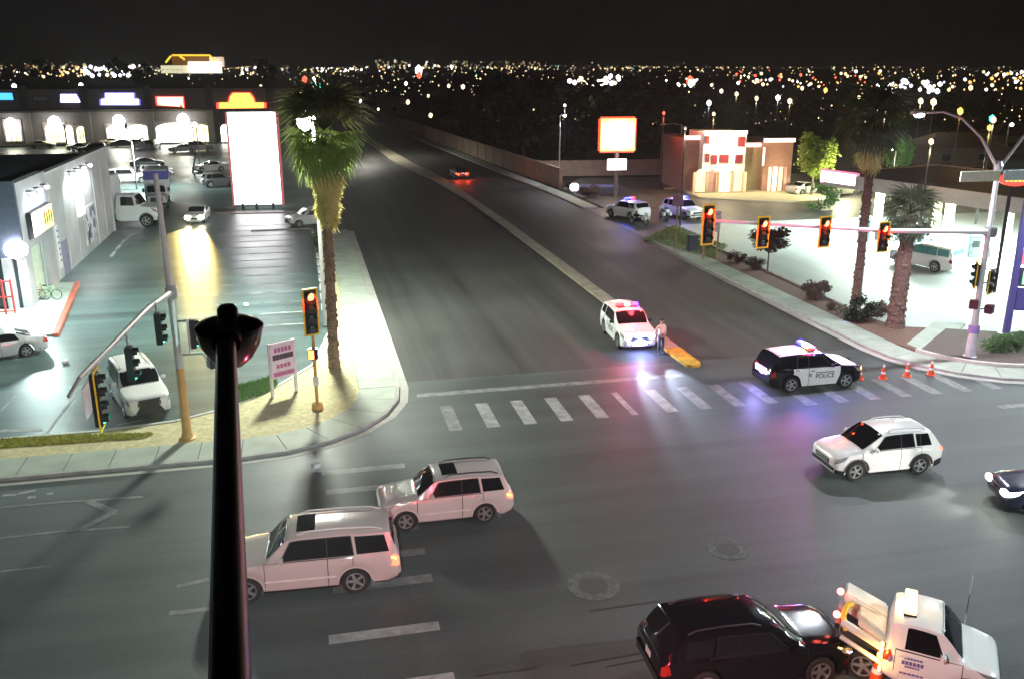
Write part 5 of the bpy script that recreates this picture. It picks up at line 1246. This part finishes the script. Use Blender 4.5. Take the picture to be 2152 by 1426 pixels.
# ================================================================== PERSON
def person(label, loc, rz):
    root = thing('person', label, 'person', loc, rz)
    J = dict(pelvis=(0, 0, .96, .155, .12), waist=(0, 0, 1.10, .145, .115), chest=(0, -.01, 1.32, .18, .13), neckb=(0, 0, 1.50, .075, .07), neck=(0, -.015, 1.56, .058, .058), head=(0, -.03, 1.67, .085, .10), crown=(0, -.02, 1.76, .07, .085),
             shl=(.19, 0, 1.44, .07, .07), ell=(.34, .06, 1.19, .048, .048), wrl=(.20, -.08, 1.04, .034, .034), hal=(.17, -.12, 1.02, .04, .028), shr=(-.19, 0, 1.44, .07, .07), elr=(-.34, .06, 1.19, .048, .048), wrr=(-.20, -.08, 1.04, .034, .034), har=(-.17, -.12, 1.02, .04, .028),
             hpl=(.10, 0, .88, .10, .10), knl=(.13, -.02, .50, .065, .065), anl=(.15, .02, .10, .048, .048), tol=(.17, -.15, .05, .045, .035), hpr=(-.10, 0, .88, .10, .10), knr=(-.13, -.02, .50, .065, .065), anr=(-.16, .02, .10, .048, .048), tor=(-.19, -.15, .05, .045, .035))
    E_ = 'pelvis-waist waist-chest chest-neckb neckb-neck neck-head head-crown chest-shl shl-ell ell-wrl wrl-hal chest-shr shr-elr elr-wrr wrr-har pelvis-hpl hpl-knl knl-anl anl-tol pelvis-hpr hpr-knr knr-anr anr-tor'.split()
    ks = list(J); me = bpy.data.meshes.new('body'); me.from_pydata([J[k][:3] for k in ks], [[ks.index(x) for x in q.split('-')] for q in E_], [])
    o = bpy.data.objects.new('body', me); COL.objects.link(o)
    sk = o.modifiers.new('skin', 'SKIN'); sb = o.modifiers.new('sub', 'SUBSURF'); sb.levels = sb.render_levels = 2
    for i, k in enumerate(ks):
        v = me.skin_vertices[0].data[i]; v.radius = J[k][3:5]; v.use_root = (k == 'pelvis')
    dg = bpy.context.evaluated_depsgraph_get(); ev = o.evaluated_get(dg); nm = bpy.data.meshes.new_from_object(ev)
    bpy.data.objects.remove(o); o = bpy.data.objects.new('body', nm); COL.objects.link(o); o.parent = root
    nm.materials.clear()
    for m in (mat('tan_uniform_shirt', (.66, .44, .31), .8), mat('dark_uniform_trousers', (.03, .026, .024), .8), M_skin, M_black): nm.materials.append(m)
    for p in nm.polygons:
        c = p.center; p.use_smooth = True
        p.material_index = 3 if c.z < .11 else 1 if c.z < 1.0 and abs(c.x) < .26 and c.y > -.095 else 2 if (c.z > 1.535 or (c.z < 1.22 and abs(c.x) > .16 and (c.z < 1.0 or abs(c.x) > .21)) or (c.y < -.09 and c.z < 1.1)) else 0
    MB().lathe([(.175, .98), (.175, 1.03)], (0, 0, 0), n=18).build('belt', M_black, root, smooth=40).scale = (1, .85, 1)
    MB().ball((0, .0, 1.745), (.095, .115, .075), 2).build('hair', mat('dark_hair', (.02, .014, .01), .7), root, smooth=60)
    MB().box((0, -.125, 1.665), (.022, .03, .035)).build('nose', M_skin, root, bevel=.008)
    for s in (-1, 1): MB().ball((s * .033, -.112, 1.69), .011, 1).build('eye', M_black, root); MB().ball((s * .09, -.02, 1.68), (.014, .026, .035), 1).build('ear', M_skin, root)
    MB().box((0, -.112, 1.625), (.045, .012, .01)).build('mouth', mat('lips', (.25, .1, .08), .6), root)
    for s in (-1, 1):
        for i in range(4):
            MB().tube([(s * (.165 - i * .008), -.135, 1.04 - i * .02), (s * (.13 - i * .006), -.15, 1.02 - i * .02), (s * (.105 - i * .004 + .004 * (i == 3)), -.145, .99 - i * .018)], [.011, .010, .008], 6).build('finger', M_skin, root)
        MB().tube([(s * .18, -.11, 1.05), (s * .165, -.135, 1.075), (s * .14, -.14, 1.08)], [.012, .011, .009], 6).build('thumb', M_skin, root)
    return root
p = at(1377, 742)
person('officer in a tan shirt standing with hands on belt beside the flashing police SUV', (p.x + .22, p.y - .15, .0), .35).scale = (1.08, 1.08, 1.06)

# ================================================================== VEGETATION
M_leaf = mat('green_leaf', (.05, .10, .025), .6, var=.5, scale=2.5); M_leafd = mat('dark_leaf', (.022, .035, .015), .7, var=.5, scale=2); M_leafy = mat('yellow_green_leaf', (.13, .17, .035), .6, var=.4, scale=2)
M_leafr = mat('brown_leaf', (.075, .045, .03), .8, var=.45, scale=6); M_grass = mat('turf_green', (.12, .26, .03), .9, var=.35, scale=8)
M_frond = mat('palm_frond', (.12, .20, .06), .5, var=.4, scale=3); M_frondd = mat('dark_palm_frond', (.075, .085, .05), .6, var=.4, scale=3); M_dead = mat('dead_frond', (.60, .56, .24), .85, var=.35, scale=4)
translucent(M_frondd, (.15, .17, .07), .4); translucent(M_frond, (.32, .44, .13), .5); translucent(M_dead, (.70, .62, .22), .35); translucent(M_leafy, (.35, .45, .08), .4); translucent(M_leaf, (.12, .28, .05), .35)
def leaf_cloud(rad, n, size, seed, m, clusters=12, flat=.0):
    q = random.Random(seed); b = MB(); cs = []
    for i in range(clusters):
        while True:
            v = Vector((q.uniform(-1, 1), q.uniform(-1, 1), q.uniform(-1, 1)))
            if v.length < 1: break
        v = v.normalized() * (v.length ** .5) * .78
        cs.append((Vector((v.x * rad[0], v.y * rad[1], v.z * rad[2])), q.uniform(.28, .5)))
    for i in range(n):
        c, cr = q.choice(cs); d = Vector((q.gauss(0, 1), q.gauss(0, 1), q.gauss(0, 1))).normalized() * cr * (q.random() ** .4)
        p = c + Vector((d.x * rad[0], d.y * rad[1], d.z * rad[2])); s = size * q.uniform(.6, 1.4)
        a = Vector((q.gauss(0, 1), q.gauss(0, 1), q.gauss(0, .6))).normalized(); t = a.orthogonal().normalized() * .55
        b.add([p - a * s, p + t * s, p + a * s, p - t * s], [(0, 1, 2, 3)])
    return b.mesh('crown', m)
def tree(label, loc, rad, trunk_h, me, name='tree', r=.14, cat='tree', group=None, lean=0):
    root = thing(name, label, cat, loc, R.uniform(0, 6), group)
    b = MB(); b.tube([(0, 0, -.05), (lean * .4, 0, trunk_h * .5), (lean, 0, trunk_h)], [r * 1.3, r, r * .7], 8)
    for i in range(4):
        a = i * 1.7; b.tube([(lean, 0, trunk_h * .85), (lean + math.cos(a) * rad[0] * .5, math.sin(a) * rad[1] * .5, trunk_h + rad[2] * .8)], [r * .5, r * .2], 5)
    b.build('trunk', M_trunk, root, smooth=50)
    o = inst('crown', me, root, (lean, 0, trunk_h + rad[2] * .75)); return root
def bush(label, loc, me, s, cat='bush', group=None, name='bush'):
    root = thing(name, label, cat, loc, R.uniform(0, 6), group); o = inst('foliage', me, root, (0, 0, .38 * s), (0, 0, 0), (s * .62, s * .62, s * .5))
    b = MB()
    for i in range(3): b.tube([(0, 0, 0), (.15 * math.cos(i * 2.1) * s, .15 * math.sin(i * 2.1) * s, .35 * s)], .02 * s, 5)
    b.build('stem', M_trunk, root); return root
# palms
def frond_mesh(m, L=1.15, pet=.9, nb=13, droop=.7, seed=0, name='frond'):
    q = random.Random(seed); b = MB(); b.tube([(0, 0, 0), (pet * .5, 0, .06), (pet, 0, 0)], [.03, .022, .016], 4)
    for i in range(nb):
        a = (i / (nb - 1) - .5) * 2.5; l = L * (1 - .25 * abs(a) / 1.25) * q.uniform(.85, 1.1); w_ = .042
        d = Vector((math.cos(a), math.sin(a), 0)); t = Vector((-d.y, d.x, 0)) * w_
        p0 = Vector((pet, 0, 0)); p1 = p0 + d * l * .6 + Vector((0, 0, -droop * .12)); p2 = p0 + d * l + Vector((0, 0, -droop * q.uniform(.5, 1.2)))
        b.add([p0 - t * .3, p0 + t * .3, p1 + t, p1 - t, p2], [(0, 1, 2, 3), (3, 2, 4)])
    return b.mesh(name, m)
FR = [frond_mesh(M_frond, seed=i) for i in range(3)]; FD = [frond_mesh(M_frondd, seed=i + 5) for i in range(3)]; DD = [frond_mesh(M_dead, L=.9, pet=1.1, droop=.2, seed=i + 9, name='dead_frond') for i in range(3)]
def palm(label, loc, h, r, set_, n, scl, dead=0, skirt=2.5, lean=(0, 0), el0=82, up=None, bark=None):
    root = thing('palm_tree', label, 'palm tree', loc, 0)
    n_ = 16; pts = [(lean[0] * (i / n_) ** 1.5, lean[1] * (i / n_) ** 1.5, h * i / n_) for i in range(n_ + 1)]
    rs = [r * (1.45 if i == 0 else 1.15 - .3 * i / n_ + (.07 if i % 2 else 0)) for i in range(n_ + 1)]
    tr = MB().tube(pts, rs, 12).build('trunk', bark or M_bark, root, smooth=50)
    tx, ty = lean
    b = MB(); q = random.Random(int(h * 100))
    for i in range(int(h * 16)):
        z = q.uniform(.2, h - .2); f = z / h; a = q.uniform(0, 2 * PI); rr = r * (1.13 - .28 * f); x, y = tx * f ** 1.5, ty * f ** 1.5
        b.box((x + rr * math.cos(a), y + rr * math.sin(a), z), (.10, r * .75, .16), rz=a, ry=-.5)
    b.build('bark_scales', bark or M_bark, root)['kind'] = 'stuff'
    g = PI * (3 - math.sqrt(5))
    for i in range(n):
        f = (i + .5) / n; el = math.radians(el0 - (el0 + 50) * f ** .9) + q.uniform(-.1, .1)
        hi = up and el > .42
        o = inst('frond', q.choice(up if hi else set_), root, (tx, ty, h + .15 * (1 - f) + (.5 if hi else 0)), (q.uniform(-.5, .5), -el, i * g), scl * (1.25 if hi else 1) * q.uniform(.85, 1.15))
    for i in range(dead):
        f = i / dead; el = math.radians(-64 - 20 * f) + q.uniform(-.08, .05)
        inst('dead_frond', q.choice(DD), root, (tx, ty, h - .3 - skirt * f * .75), (q.uniform(-.6, .6), -el, i * g), scl * q.uniform(.75, 1.0))
    return root
p = at(703, 775); hP = top_z(p, 300)
hP = top_z(p, 305)
palm('tall shaggy palm with a yellow dead frond skirt on the left corner', (p.x, p.y, .1), hP, .22, FR, 96, 1.05, dead=130, skirt=2.9, lean=(.15, .0), el0=84, up=FD)  # upper fronds use the darker set: their unlit look is put into the colour
p = at(1797, 650); palm('slim tall palm with a dark crown before the filling station', (p.x, p.y, .1), top_z(p, 262), .24, FD, 56, 1.25, dead=30, skirt=1.2, lean=(-.1, 0), bark=M_bark2)
p = at(1880, 690); palm('shorter thick palm with a low dark crown beside the slim palm', (p.x, p.y, .1), top_z(p, 458), .40, FD, 60, .95, lean=(.1, 0), bark=M_bark2)
# bushes along the right bed
Bm = [leaf_cloud((1, 1, .9), 2200, .085, 20 + i, M_leafr, 16) for i in range(2)]; Bg = leaf_cloud((1, 1, .9), 700, .09, 31, M_leaf, 10); Bd = leaf_cloud((1, 1, .9), 2000, .09, 33, M_leafd, 16)
for px, py, s, lb in ((1548, 555, 1.2, 'left brown bush of the close pair under the second red signal'), (1585, 570, 1.3, 'right brown bush of the close pair under the second red signal'), (1715, 632, 1.6, 'rounded brown bush alone in the red gravel bed'), (1800, 678, 1.8, 'wide olive bush at the foot of the slim palm'), (1840, 668, 1.2, 'small dark bush between the two palm trunks'), (1240, 415, 1.8, 'dry bush before the low monument sign'), (1165, 378, 1.4, 'bush at the end of the long tan wall'), (1745, 655, .6, 'tiny tuft in the red gravel left of the slim palm'), (1200, 400, 1.2, 'dry bush by the thin lamp post')):
    p = at(px, py); bush(lb, (p.x, p.y, .1), Bm[px % 2] if px not in (1800,) else Bd, s, group='bushes in the gravel beds')
p = at(676, 545); hgb = thing('hedge', 'clipped green hedge bush left of the shaggy palm trunk', 'hedge', (p.x, p.y, .1)); inst('foliage', leaf_cloud((1, 1, 1), 1500, .10, 40, M_leaf, 16), hgb, (.1, 1.8, .95), (0, 0, 0), (.75, 2.3, 1.0)); MB().tube([(0, 1.8, 0), (0, 1.8, .8)], .06, 6).build('stem', M_trunk, hgb)
p = at(2112, 742); hgb = thing('shrub', 'low clipped green shrub in the right corner bed', 'shrub', (p.x, p.y, .2)); inst('foliage', leaf_cloud((1, 1, 1), 1600, .08, 41, M_leaf, 18), hgb, (.3, .2, .35), (0, 0, .2), (1.7, .9, .5)); MB().tube([(0, 0, 0), (.2, .1, .3)], .04, 5).build('stem', M_trunk, hgb)
# grass strip by the notice sign
b = MB(); ga = [at(*q) for q in ((493, 822), (578, 800), (584, 815), (560, 830), (490, 856))]; q = random.Random(3)
xs = [v.x for v in ga]; ys = [v.y for v in ga]
def inpoly(x, y, P):
    c = False
    for i in range(len(P)):
        a, d = P[i], P[i - 1]
        if (a.y > y) != (d.y > y) and x < (d.x - a.x) * (y - a.y) / (d.y - a.y) + a.x: c = not c
    return c
def turf(P, n, h, m, name='grass'):
    b = MB(); xs = [v.x for v in P]; ys = [v.y for v in P]; k = 0
    while k < n:
        x, y = q.uniform(min(xs), max(xs)), q.uniform(min(ys), max(ys))
        if not inpoly(x, y, P): continue
        k += 1; a = q.uniform(0, PI); s = .035; hh = h * q.uniform(.5, 1.2)
        b.add([(x - s * math.cos(a), y - s * math.sin(a), .09), (x + s * math.cos(a), y + s * math.sin(a), .09), (x + q.uniform(-.06, .06), y + q.uniform(-.06, .06), .1 + hh)], [(0, 1, 2)])
    o = b.build(name, m); tag(o, {'grass': 'bright green grass strip along the lot edge', 'dry_grass': 'dry yellow grass along the left pavement', 'verge_grass': 'pale green verge by the far driveway'}[name], 'grass', kind='stuff')
    return o
turf(ga, 5000, .28, M_grass)
turf([at(*v) for v in ((0, 928), (190, 918), (330, 915), (300, 926), (120, 938), (0, 946))], 4000, .12, mat('dry_grass', (.42, .44, .10), .9, var=.4, scale=6), 'dry_grass')
turf([at(*v) for v in ((1350, 505), (1420, 475), (1475, 500), (1530, 520), (1500, 548), (1420, 525))], 5000, .18, mat('verge_green', (.14, .17, .06), .9, var=.4, scale=6), 'verge_grass')
# trees near the restaurant and station
p = at(1705, 412); tree('yellow-green lit tree at the right side of the restaurant', (p.x, p.y, 0), (2.6, 2.4, 2.6), 2.4, leaf_cloud((2.6, 2.4, 2.6), 2600, .22, 50, M_leafy, 18))
tl2 = lamp_post('garden lamp shining up into the yellow-green restaurant tree', (p.x + 1.4, p.y - 3.4, 0), 2.2, .3, .5, 0, bulb=.22)
light('POINT', (.2, -.3, 2.7), 4500, (1, .97, .55), tl2, size=.2)
p = Vector((66.5, 93.5, 0)); gl = lamp_post('added lamp post lighting the round green tree behind the station', (p.x - 2.6, p.y - 3.2, 0), 5.6, .3, 2.2, 0, bulb=.16)  # extra post, added only to light the round tree
light('POINT', (0, -.4, 5.4), 1100, (.75, 1, .7), gl, size=.2)
tree('round green tree glowing beside the lit street lamp', (p.x, p.y, 0), (1.9, 1.9, 2.0), 3.7, leaf_cloud((1.9, 1.9, 2.0), 2600, .17, 51, M_leaf, 22))
p = at(1725, 440); bush('leafy green shrub under the lit restaurant tree', (p.x, p.y, 0), Bg, 3.2)
p = at(1612, 578); tree('dark round-headed small tree right behind the second red signal', (p.x, p.y, .1), (1.15, 1.1, .85), 1.9, leaf_cloud((1.5, 1.3, .95), 3400, .12, 52, M_leafr, 22), r=.06)
# bare tree by the pylon sign
p = at(405, 362); bt = thing('bare_tree', 'leafless tree on the lot left of the glowing pylon sign', 'tree', (p.x, p.y, 0)); b = MB(); q2 = random.Random(12)
def limb(b, p, d, l, r, k):
    e = p + d * l; b.tube([p, p + d * l * .5 + Vector((q2.uniform(-.1, .1),) * 3) * l * .3, e], [r, r * .8, r * .6], 5)
    if k:
        for _ in range(3): limb(b, e, (d + Vector((q2.gauss(0, .6), q2.gauss(0, .6), q2.uniform(-.1, .4)))).normalized(), l * .68, r * .55, k - 1)
limb(b, Vector((0, 0, 0)), Vector((.25, 0, 1)).normalized(), 2.4, .13, 4); b.build('branches', M_trunk, bt)
# dark trees of the neighbourhood
TM = [leaf_cloud((3.4, 3.4, 3.2), 900, .42, 60 + i, M_leafd, 16) for i in range(4)]
kinds = ['tall dark tree', 'broad dark tree', 'low dark tree', 'bushy dark tree']
tl_ = [(1050, 330, 1.5), (1100, 335, 1.8), (1160, 322, 1.3), (1210, 330, 1.7), (1260, 318, 1.6), (1320, 330, 1.9), (1370, 322, 1.6), (1425, 325, 1.5), (1005, 300, 1.2), (1480, 300, 1.3), (1540, 290, 1.2), (1600, 280, 1.5), (1690, 275, 1.3), (1250, 280, 1.7), (1130, 275, 1.9), (1340, 270, 1.8), (940, 262, 1.0), (1420, 262, 1.5), (1760, 272, 1.4), (1850, 262, 1.2), (1990, 280, 1.4), (2070, 270, 1.3), (2130, 300, 1.2), (720, 232, 1.6), (840, 222, 1.5), (765, 250, 1.0), (640, 235, 1.3), (1040, 240, 1.8), (90, 175, 3), (250, 172, 3), (560, 178, 3), (300, 180, 2.4)]
names_near = ['the long tan wall', 'the square pole sign', 'the restaurant', 'the station', 'the row of shops', 'the far end of the road']
for i, (px, py, s) in enumerate(tl_):
    p = at(px, py); near = 0 if 980 < px < 1180 else 1 if 1180 <= px < 1400 else 2 if 1400 <= px < 1650 else 3 if px >= 1650 else 5 if px > 600 else 4
    root = thing('tree', '%s in the dark beyond %s' % (kinds[i % 4], names_near[near]), 'tree', (p.x, p.y, 0), R.uniform(0, 6), '%ss beyond %s' % (kinds[i % 4], names_near[near]))
    inst('crown', TM[i % 4], root, (0, 0, 3.4 * s), (0, 0, 0), s * (1 if i % 4 else .9)); MB().tube([(0, 0, 0), (0, 0, 2.6 * s)], [.2 * s, .12 * s], 6).build('trunk', M_trunk, root)
# dark houses of the neighbourhood
def house(label, loc, rz, w_, d_, h, group):
    root = thing('house', label, 'house', loc, rz, group)
    MB().box((0, 0, h / 2), (w_, d_, h)).build('wall', mat('house_wall', (.16, .12, .10), .85), root)
    MB().add([(-w_ / 2 - .4, -d_ / 2 - .4, h), (w_ / 2 + .4, -d_ / 2 - .4, h), (w_ / 2 + .4, d_ / 2 + .4, h), (-w_ / 2 - .4, d_ / 2 + .4, h), (-w_ / 4, 0, h + 1.9), (w_ / 4, 0, h + 1.9)], [(0, 1, 5, 4), (2, 3, 4, 5), (1, 2, 5), (3, 0, 4), (0, 3, 2, 1)]).build('roof', mat('house_roof', (.07, .05, .045), .9), root)
    for x in (-w_ * .28, w_ * .2): f = MB().box((x, -d_ / 2 - .03, h * .5), (1.5, .1, 1.2)).build('window', mat('house_frame', (.2, .2, .2), .6), root); MB().box((x, -d_ / 2 - .09, h * .5), (1.3, .04, 1.0)).build('pane', M_glass, f)
hs = [(1000, 282), (1075, 300), (1130, 303), (1210, 300), (1280, 300), (1350, 300), (1090, 262), (1180, 258), (1300, 255), (1400, 255), (1500, 262), (1610, 255), (1720, 252), (1820, 250), (1950, 252), (2060, 255), (930, 240), (690, 240), (820, 238), (2000, 345), (2140, 320)]
for i, (px, py) in enumerate(hs):
    p = at(px, py); house('dark hip-roofed house among the trees beyond %s' % ('the tan wall' if px < 1450 else 'the restaurant and station'), (p.x, p.y, 0), R.uniform(-.3, .3) - .2, R.uniform(11, 15), R.uniform(8, 10), R.uniform(2.8, 3.4), 'dark houses beyond %s' % ('the tan wall' if px < 1450 else 'the restaurant and station'))

ordinal_labels([o for o in bpy.data.objects if o.get('category') in ('tree', 'house')])
# ================================================================== THE CITY AT NIGHT
cs = thing('casino_hotel', 'distant white-lit hotel outlined in yellow neon on the skyline', 'hotel', tuple(at(420, 154)), 0)
mpp = (at(421, 154) - at(420, 154)).length
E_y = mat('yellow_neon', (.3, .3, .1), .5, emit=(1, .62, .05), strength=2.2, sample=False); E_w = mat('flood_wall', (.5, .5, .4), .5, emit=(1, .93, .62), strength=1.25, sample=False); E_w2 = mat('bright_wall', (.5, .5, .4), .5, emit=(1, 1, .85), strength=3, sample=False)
def cb(px0, px1, p0, p1, y, m, nm, d=20):
    z1, z0 = top_z(cs.location, p0), max(0, top_z(cs.location, p1)); MB().box(((px0 + px1) / 2 * mpp, y, (z0 + z1) / 2), ((px1 - px0) * mpp, d, z1 - z0)).build(nm, m, cs)
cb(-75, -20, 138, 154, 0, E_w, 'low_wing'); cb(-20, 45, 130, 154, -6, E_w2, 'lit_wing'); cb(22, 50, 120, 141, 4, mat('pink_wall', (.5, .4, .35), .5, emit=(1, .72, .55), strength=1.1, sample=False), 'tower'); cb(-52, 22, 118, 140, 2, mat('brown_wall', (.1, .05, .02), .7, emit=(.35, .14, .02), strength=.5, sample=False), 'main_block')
cb(-50, 25, 115, 118.5, -10, E_y, 'roof_neon', 8)
for (a, c) in (((-52, 118), (-64, 132)), ((25, 118), (38, 133)), ((-36, 118), (-26, 126))):
    q0 = Vector((a[0] * mpp, -12, top_z(cs.location, a[1]))); q1 = Vector((c[0] * mpp, -12, top_z(cs.location, c[1]))); MB().tube([q0, q1], 1.6, 5).build('roof_neon', E_y, cs)
for i in range(5):
    for j in range(1): cb(-70 + i * 9, -68 + i * 9, 146 + j * 6, 148 + j * 6, -18.5, mat('hotel_window', (.1, .08, .04), .5), 'window', 3)
pal = [((1, .80, .44), 3.4), ((1, .72, .35), 3.2), ((1, .97, 1), 8), ((1, .50, .12), 2.4), ((.75, .82, 1), 4), ((1, .12, .06), 3), ((.1, 1, .7), 2), ((1, .88, .55), 1.4), ((.8, .7, .55), .6)]
PM = [mat('city_light_%s' % 'warm amber white orange blue red green pale dim'.split()[i], (.1, .1, .1), .5, emit=c, strength=s, sample=False) for i, (c, s) in enumerate(pal)]
cl = MB(); q = random.Random(99)
def city(px, py, rpx, k, tall=1.0):
    if py < 138:
        f = (138 - py) / 40; D = 6500 + 3900 * f; a = (px - CX) / F_; az = math.atan2(a, CP + .3 * SP) + AZ
        z = H + D * (135 - py) / F_ * 1.04; p = Vector((math.sin(az) * D, math.cos(az) * D, max(3, z)))
    else: p = at(px, py, q.uniform(4, 8))
    Z = p.length; r = rpx * Z / F_; cl.cur = k
    o = Vector((r, r, r * tall))
    if rpx > 2.6: cl.ball(p, (r, r, r * tall), 1); return
    cl.add([p + Vector((o.x, 0, 0)), p - Vector((o.x, 0, 0)), p + Vector((0, o.y, 0)), p - Vector((0, o.y, 0)), p + Vector((0, 0, o.z)), p - Vector((0, 0, o.z))], [(0, 2, 4), (2, 1, 4), (1, 3, 4), (3, 0, 4), (2, 0, 5), (1, 2, 5), (3, 1, 5), (0, 3, 5)])
wt = [0, 0, 0, 1, 1, 2, 2, 3, 3, 4, 5, 7, 7, 7, 8, 8, 8, 8, 6]
for i in range(300):
    px = q.uniform(-300, 2450); py = 126 + abs(q.gauss(0, 1)) * 22 + (6 if px > 1000 else 2) + (14 if px > 1500 else 0) * q.random()
    if py > 235: continue
    city(px, py, q.choice((.8, 1, 1.2, 1.5, 1.9, 2.4)) * .9, q.choice(wt))
for i in range(46):                                              # streets of lamps
    v0 = 420 * (6 ** q.random()); sp = q.uniform(28, 60) * (1 + v0 / 2500); n_l = q.randint(6, 26); k = q.choice((0, 1, 1, 7, 7, 3, 8, 8, 3, 1)); u0 = q.uniform(-.62, 1.0) * v0 * 1.1
    ang = q.choice((0, 0, 0, PI / 2)) + q.uniform(-.04, .04)
    for j in range(n_l):
        p_ = Vector((u0 + math.cos(ang) * sp * j, v0 + math.sin(ang) * sp * j * 1.6, 7)); zc = p_.length
        if p_.y < 330: continue
        rr_ = q.choice((.8, 1, 1.2, 1.7)) * zc / F_; cl.cur = k if q.random() > .3 else 8
        cl.add([p_ + Vector((rr_, 0, 0)), p_ - Vector((rr_, 0, 0)), p_ + Vector((0, rr_, 0)), p_ - Vector((0, rr_, 0)), p_ + Vector((0, 0, rr_)), p_ - Vector((0, 0, rr_))], [(0, 2, 4), (2, 1, 4), (1, 3, 4), (3, 0, 4), (2, 0, 5), (1, 2, 5), (3, 1, 5), (0, 3, 5)])
for i in range(170): city(q.uniform(980, 2400), q.uniform(150, 262), q.uniform(.7, 1.9), q.choice((0, 1, 1, 3, 7, 8, 8)))
for i in range(120): city(q.uniform(560, 1000), q.uniform(140, 200), q.uniform(.7, 1.7), q.choice((0, 1, 7, 8, 8)))
for i in range(120): city(q.uniform(-300, 2450), q.uniform(104, 130), q.uniform(.6, 1.1), q.choice((7, 8, 8, 8)))
def cluster(x0, x1, y0, y1, n, ks, r0, r1):
    for i in range(n): city(q.uniform(x0, x1), q.uniform(y0, y1), q.uniform(r0, r1), q.choice(ks))
cluster(175, 295, 138, 160, 46, (2, 2, 0, 4), 2.2, 4.2); cluster(70, 180, 136, 162, 50, (1, 3, 7, 7, 0), 1.5, 3); cluster(290, 350, 140, 158, 20, (7, 8), 1.2, 2.4); cluster(470, 600, 142, 158, 18, (0, 2, 7), 1.5, 3)
cluster(640, 760, 143, 151, 34, (0, 7, 2), 1.2, 2.4); cluster(790, 960, 128, 145, 60, (0, 2, 7, 1), 1.3, 3); cluster(960, 1135, 130, 146, 80, (7, 1, 0, 8), 1.2, 2.5); cluster(1195, 1305, 160, 180, 30, (2, 2, 0), 2.2, 5); cluster(1240, 1380, 140, 146, 26, (7, 7, 1), 1.1, 2.2)
cluster(1540, 1640, 150, 178, 26, (2, 0, 5, 1), 1.5, 3.5); cluster(1850, 1985, 170, 196, 34, (2, 2, 4, 0), 2.2, 5); cluster(1990, 2152, 150, 190, 36, (1, 0, 3, 2), 1.5, 3.6); cluster(1640, 1860, 150, 185, 40, (3, 1, 0, 5, 2), 1.5, 3.2); cluster(1400, 1500, 165, 182, 14, (2, 0), 2, 3.5)
for x, y, r, k in ((880, 148, 8, 2), (881, 158, 6, 5), (1450, 170, 8, 5), (1452, 176, 6, 2), (640, 168, 6, 5), (660, 170, 6, 2), (668, 182, 7, 6), (660, 186, 5, 1), (630, 230, 6, 2), (626, 226, 4, 5), (2085, 250, 6, 6)): city(x, y, r, k, 1.3)
o = cl.build('city_lights', PM); tag(o, 'countless tiny lights of the distant city below the night sky', 'city lights', kind='stuff')
heads = [(905, 243, 5, 0), (857, 215, 5, 0), (900, 202, 3.5, 1), (853, 176, 4, 2), (943, 181, 4, 0), (973, 183, 5, 0), (757, 213, 4, 2), (636, 197, 6, 0), (1196, 207, 4, 0), (1187, 222, 3, 2), (1138, 170, 4, 0), (1310, 190, 3, 4), (1490, 217, 6, 4), (1500, 240, 4, 1), (1395, 238, 3.5, 5), (1516, 192, 4.5, 0), (1548, 198, 4.5, 0), (1590, 207, 5, 7), (1635, 206, 5.5, 2), (1660, 213, 5.5, 0), (1805, 205, 4, 0), (1735, 190, 5, 3), (1686, 186, 4, 0), (1860, 238, 4, 7), (1935, 213, 6, 0), (1962, 215, 7, 0), (2018, 234, 7, 3), (2088, 252, 6, 1), (2080, 269, 6, 3), (1957, 298, 6, 0), (2040, 185, 5, 1), (1000, 250, 3, 8), (490, 197, 4, 2), (548, 182, 3.5, 0), (30, 182, 5, 2), (170, 180, 5, 2), (795, 230, 3, 0), (1440, 270, 4, 8)]
for i, (px, py, r, k) in enumerate(heads):
    zl_ = 3.5 if 760 < px < 1010 and py > 195 else 9
    p = at(px, py, zl_); Z = (p - Vector((0, 0, H))).length
    near = 'right of the restaurant' if px > 1660 else 'over the dark trees' if px > 1000 else 'along the far road' if px > 600 else 'behind the row of shops'
    root = thing('street_lamp', 'far small street lamp glowing %s %s' % ({0: 'warm white', 1: 'amber', 2: 'white', 3: 'orange', 4: 'bluish', 5: 'red', 7: 'pale yellow', 8: 'dimly'}[k], near), 'street lamp', (p.x, p.y, 0), 0, 'far lamps glowing %s %s' % (k, near))
    root['group'] = 'far %s lamps %s' % ({0: 'warm white', 1: 'amber', 2: 'white', 3: 'orange', 4: 'bluish', 5: 'red', 7: 'pale yellow', 8: 'dim'}[k], near)
    MB().tube([(0, 0, 0), (0, 0, zl_ - .1)], [.1, .07], 5).build('pole', M_black, root); rr = r * Z / F_ * .85
    MB().ball((0, 0, zl_), (rr, rr, rr * 1.25), 1).build('lamp_lens', PM[k], root, smooth=80)
    if px == 757: light('SPOT', (0, 0, 8), 9000, (1, .95, .8), root, size=.3, angle=160)
    if py > 195 and zl_ > 5: light('POINT', (0, -.3, 8.2), 500 if px > 1000 else 220, pal[k][0], root, size=.3)

ordinal_labels([o for o in bpy.data.objects if str(o.get('label', '')).startswith('far small street lamp')])
# ================================================================== THE AIR
hz = MB().box((0, 6100, 86), (22400, 13600, 190)).build('haze', []); hz['kind'] = 'stuff'; hz['label'] = 'thin added haze over the junction and the city'  # added volume; its glow around lamps stands in for camera bloom
hm_ = bpy.data.materials.new('haze_air'); hm_.use_nodes = True; n_ = hm_.node_tree.nodes; n_.remove(n_['Principled BSDF'])
vp = n_.new('ShaderNodeVolumePrincipled'); vp.inputs['Color'].default_value = (.88, .91, .96, 1); vp.inputs['Density'].default_value = .00031; vp.inputs['Anisotropy'].default_value = .3
hm_.node_tree.links.new(vp.outputs[0], n_['Material Output'].inputs['Volume']); hz.data.materials.append(hm_)
scene.cycles.volume_bounces = 0
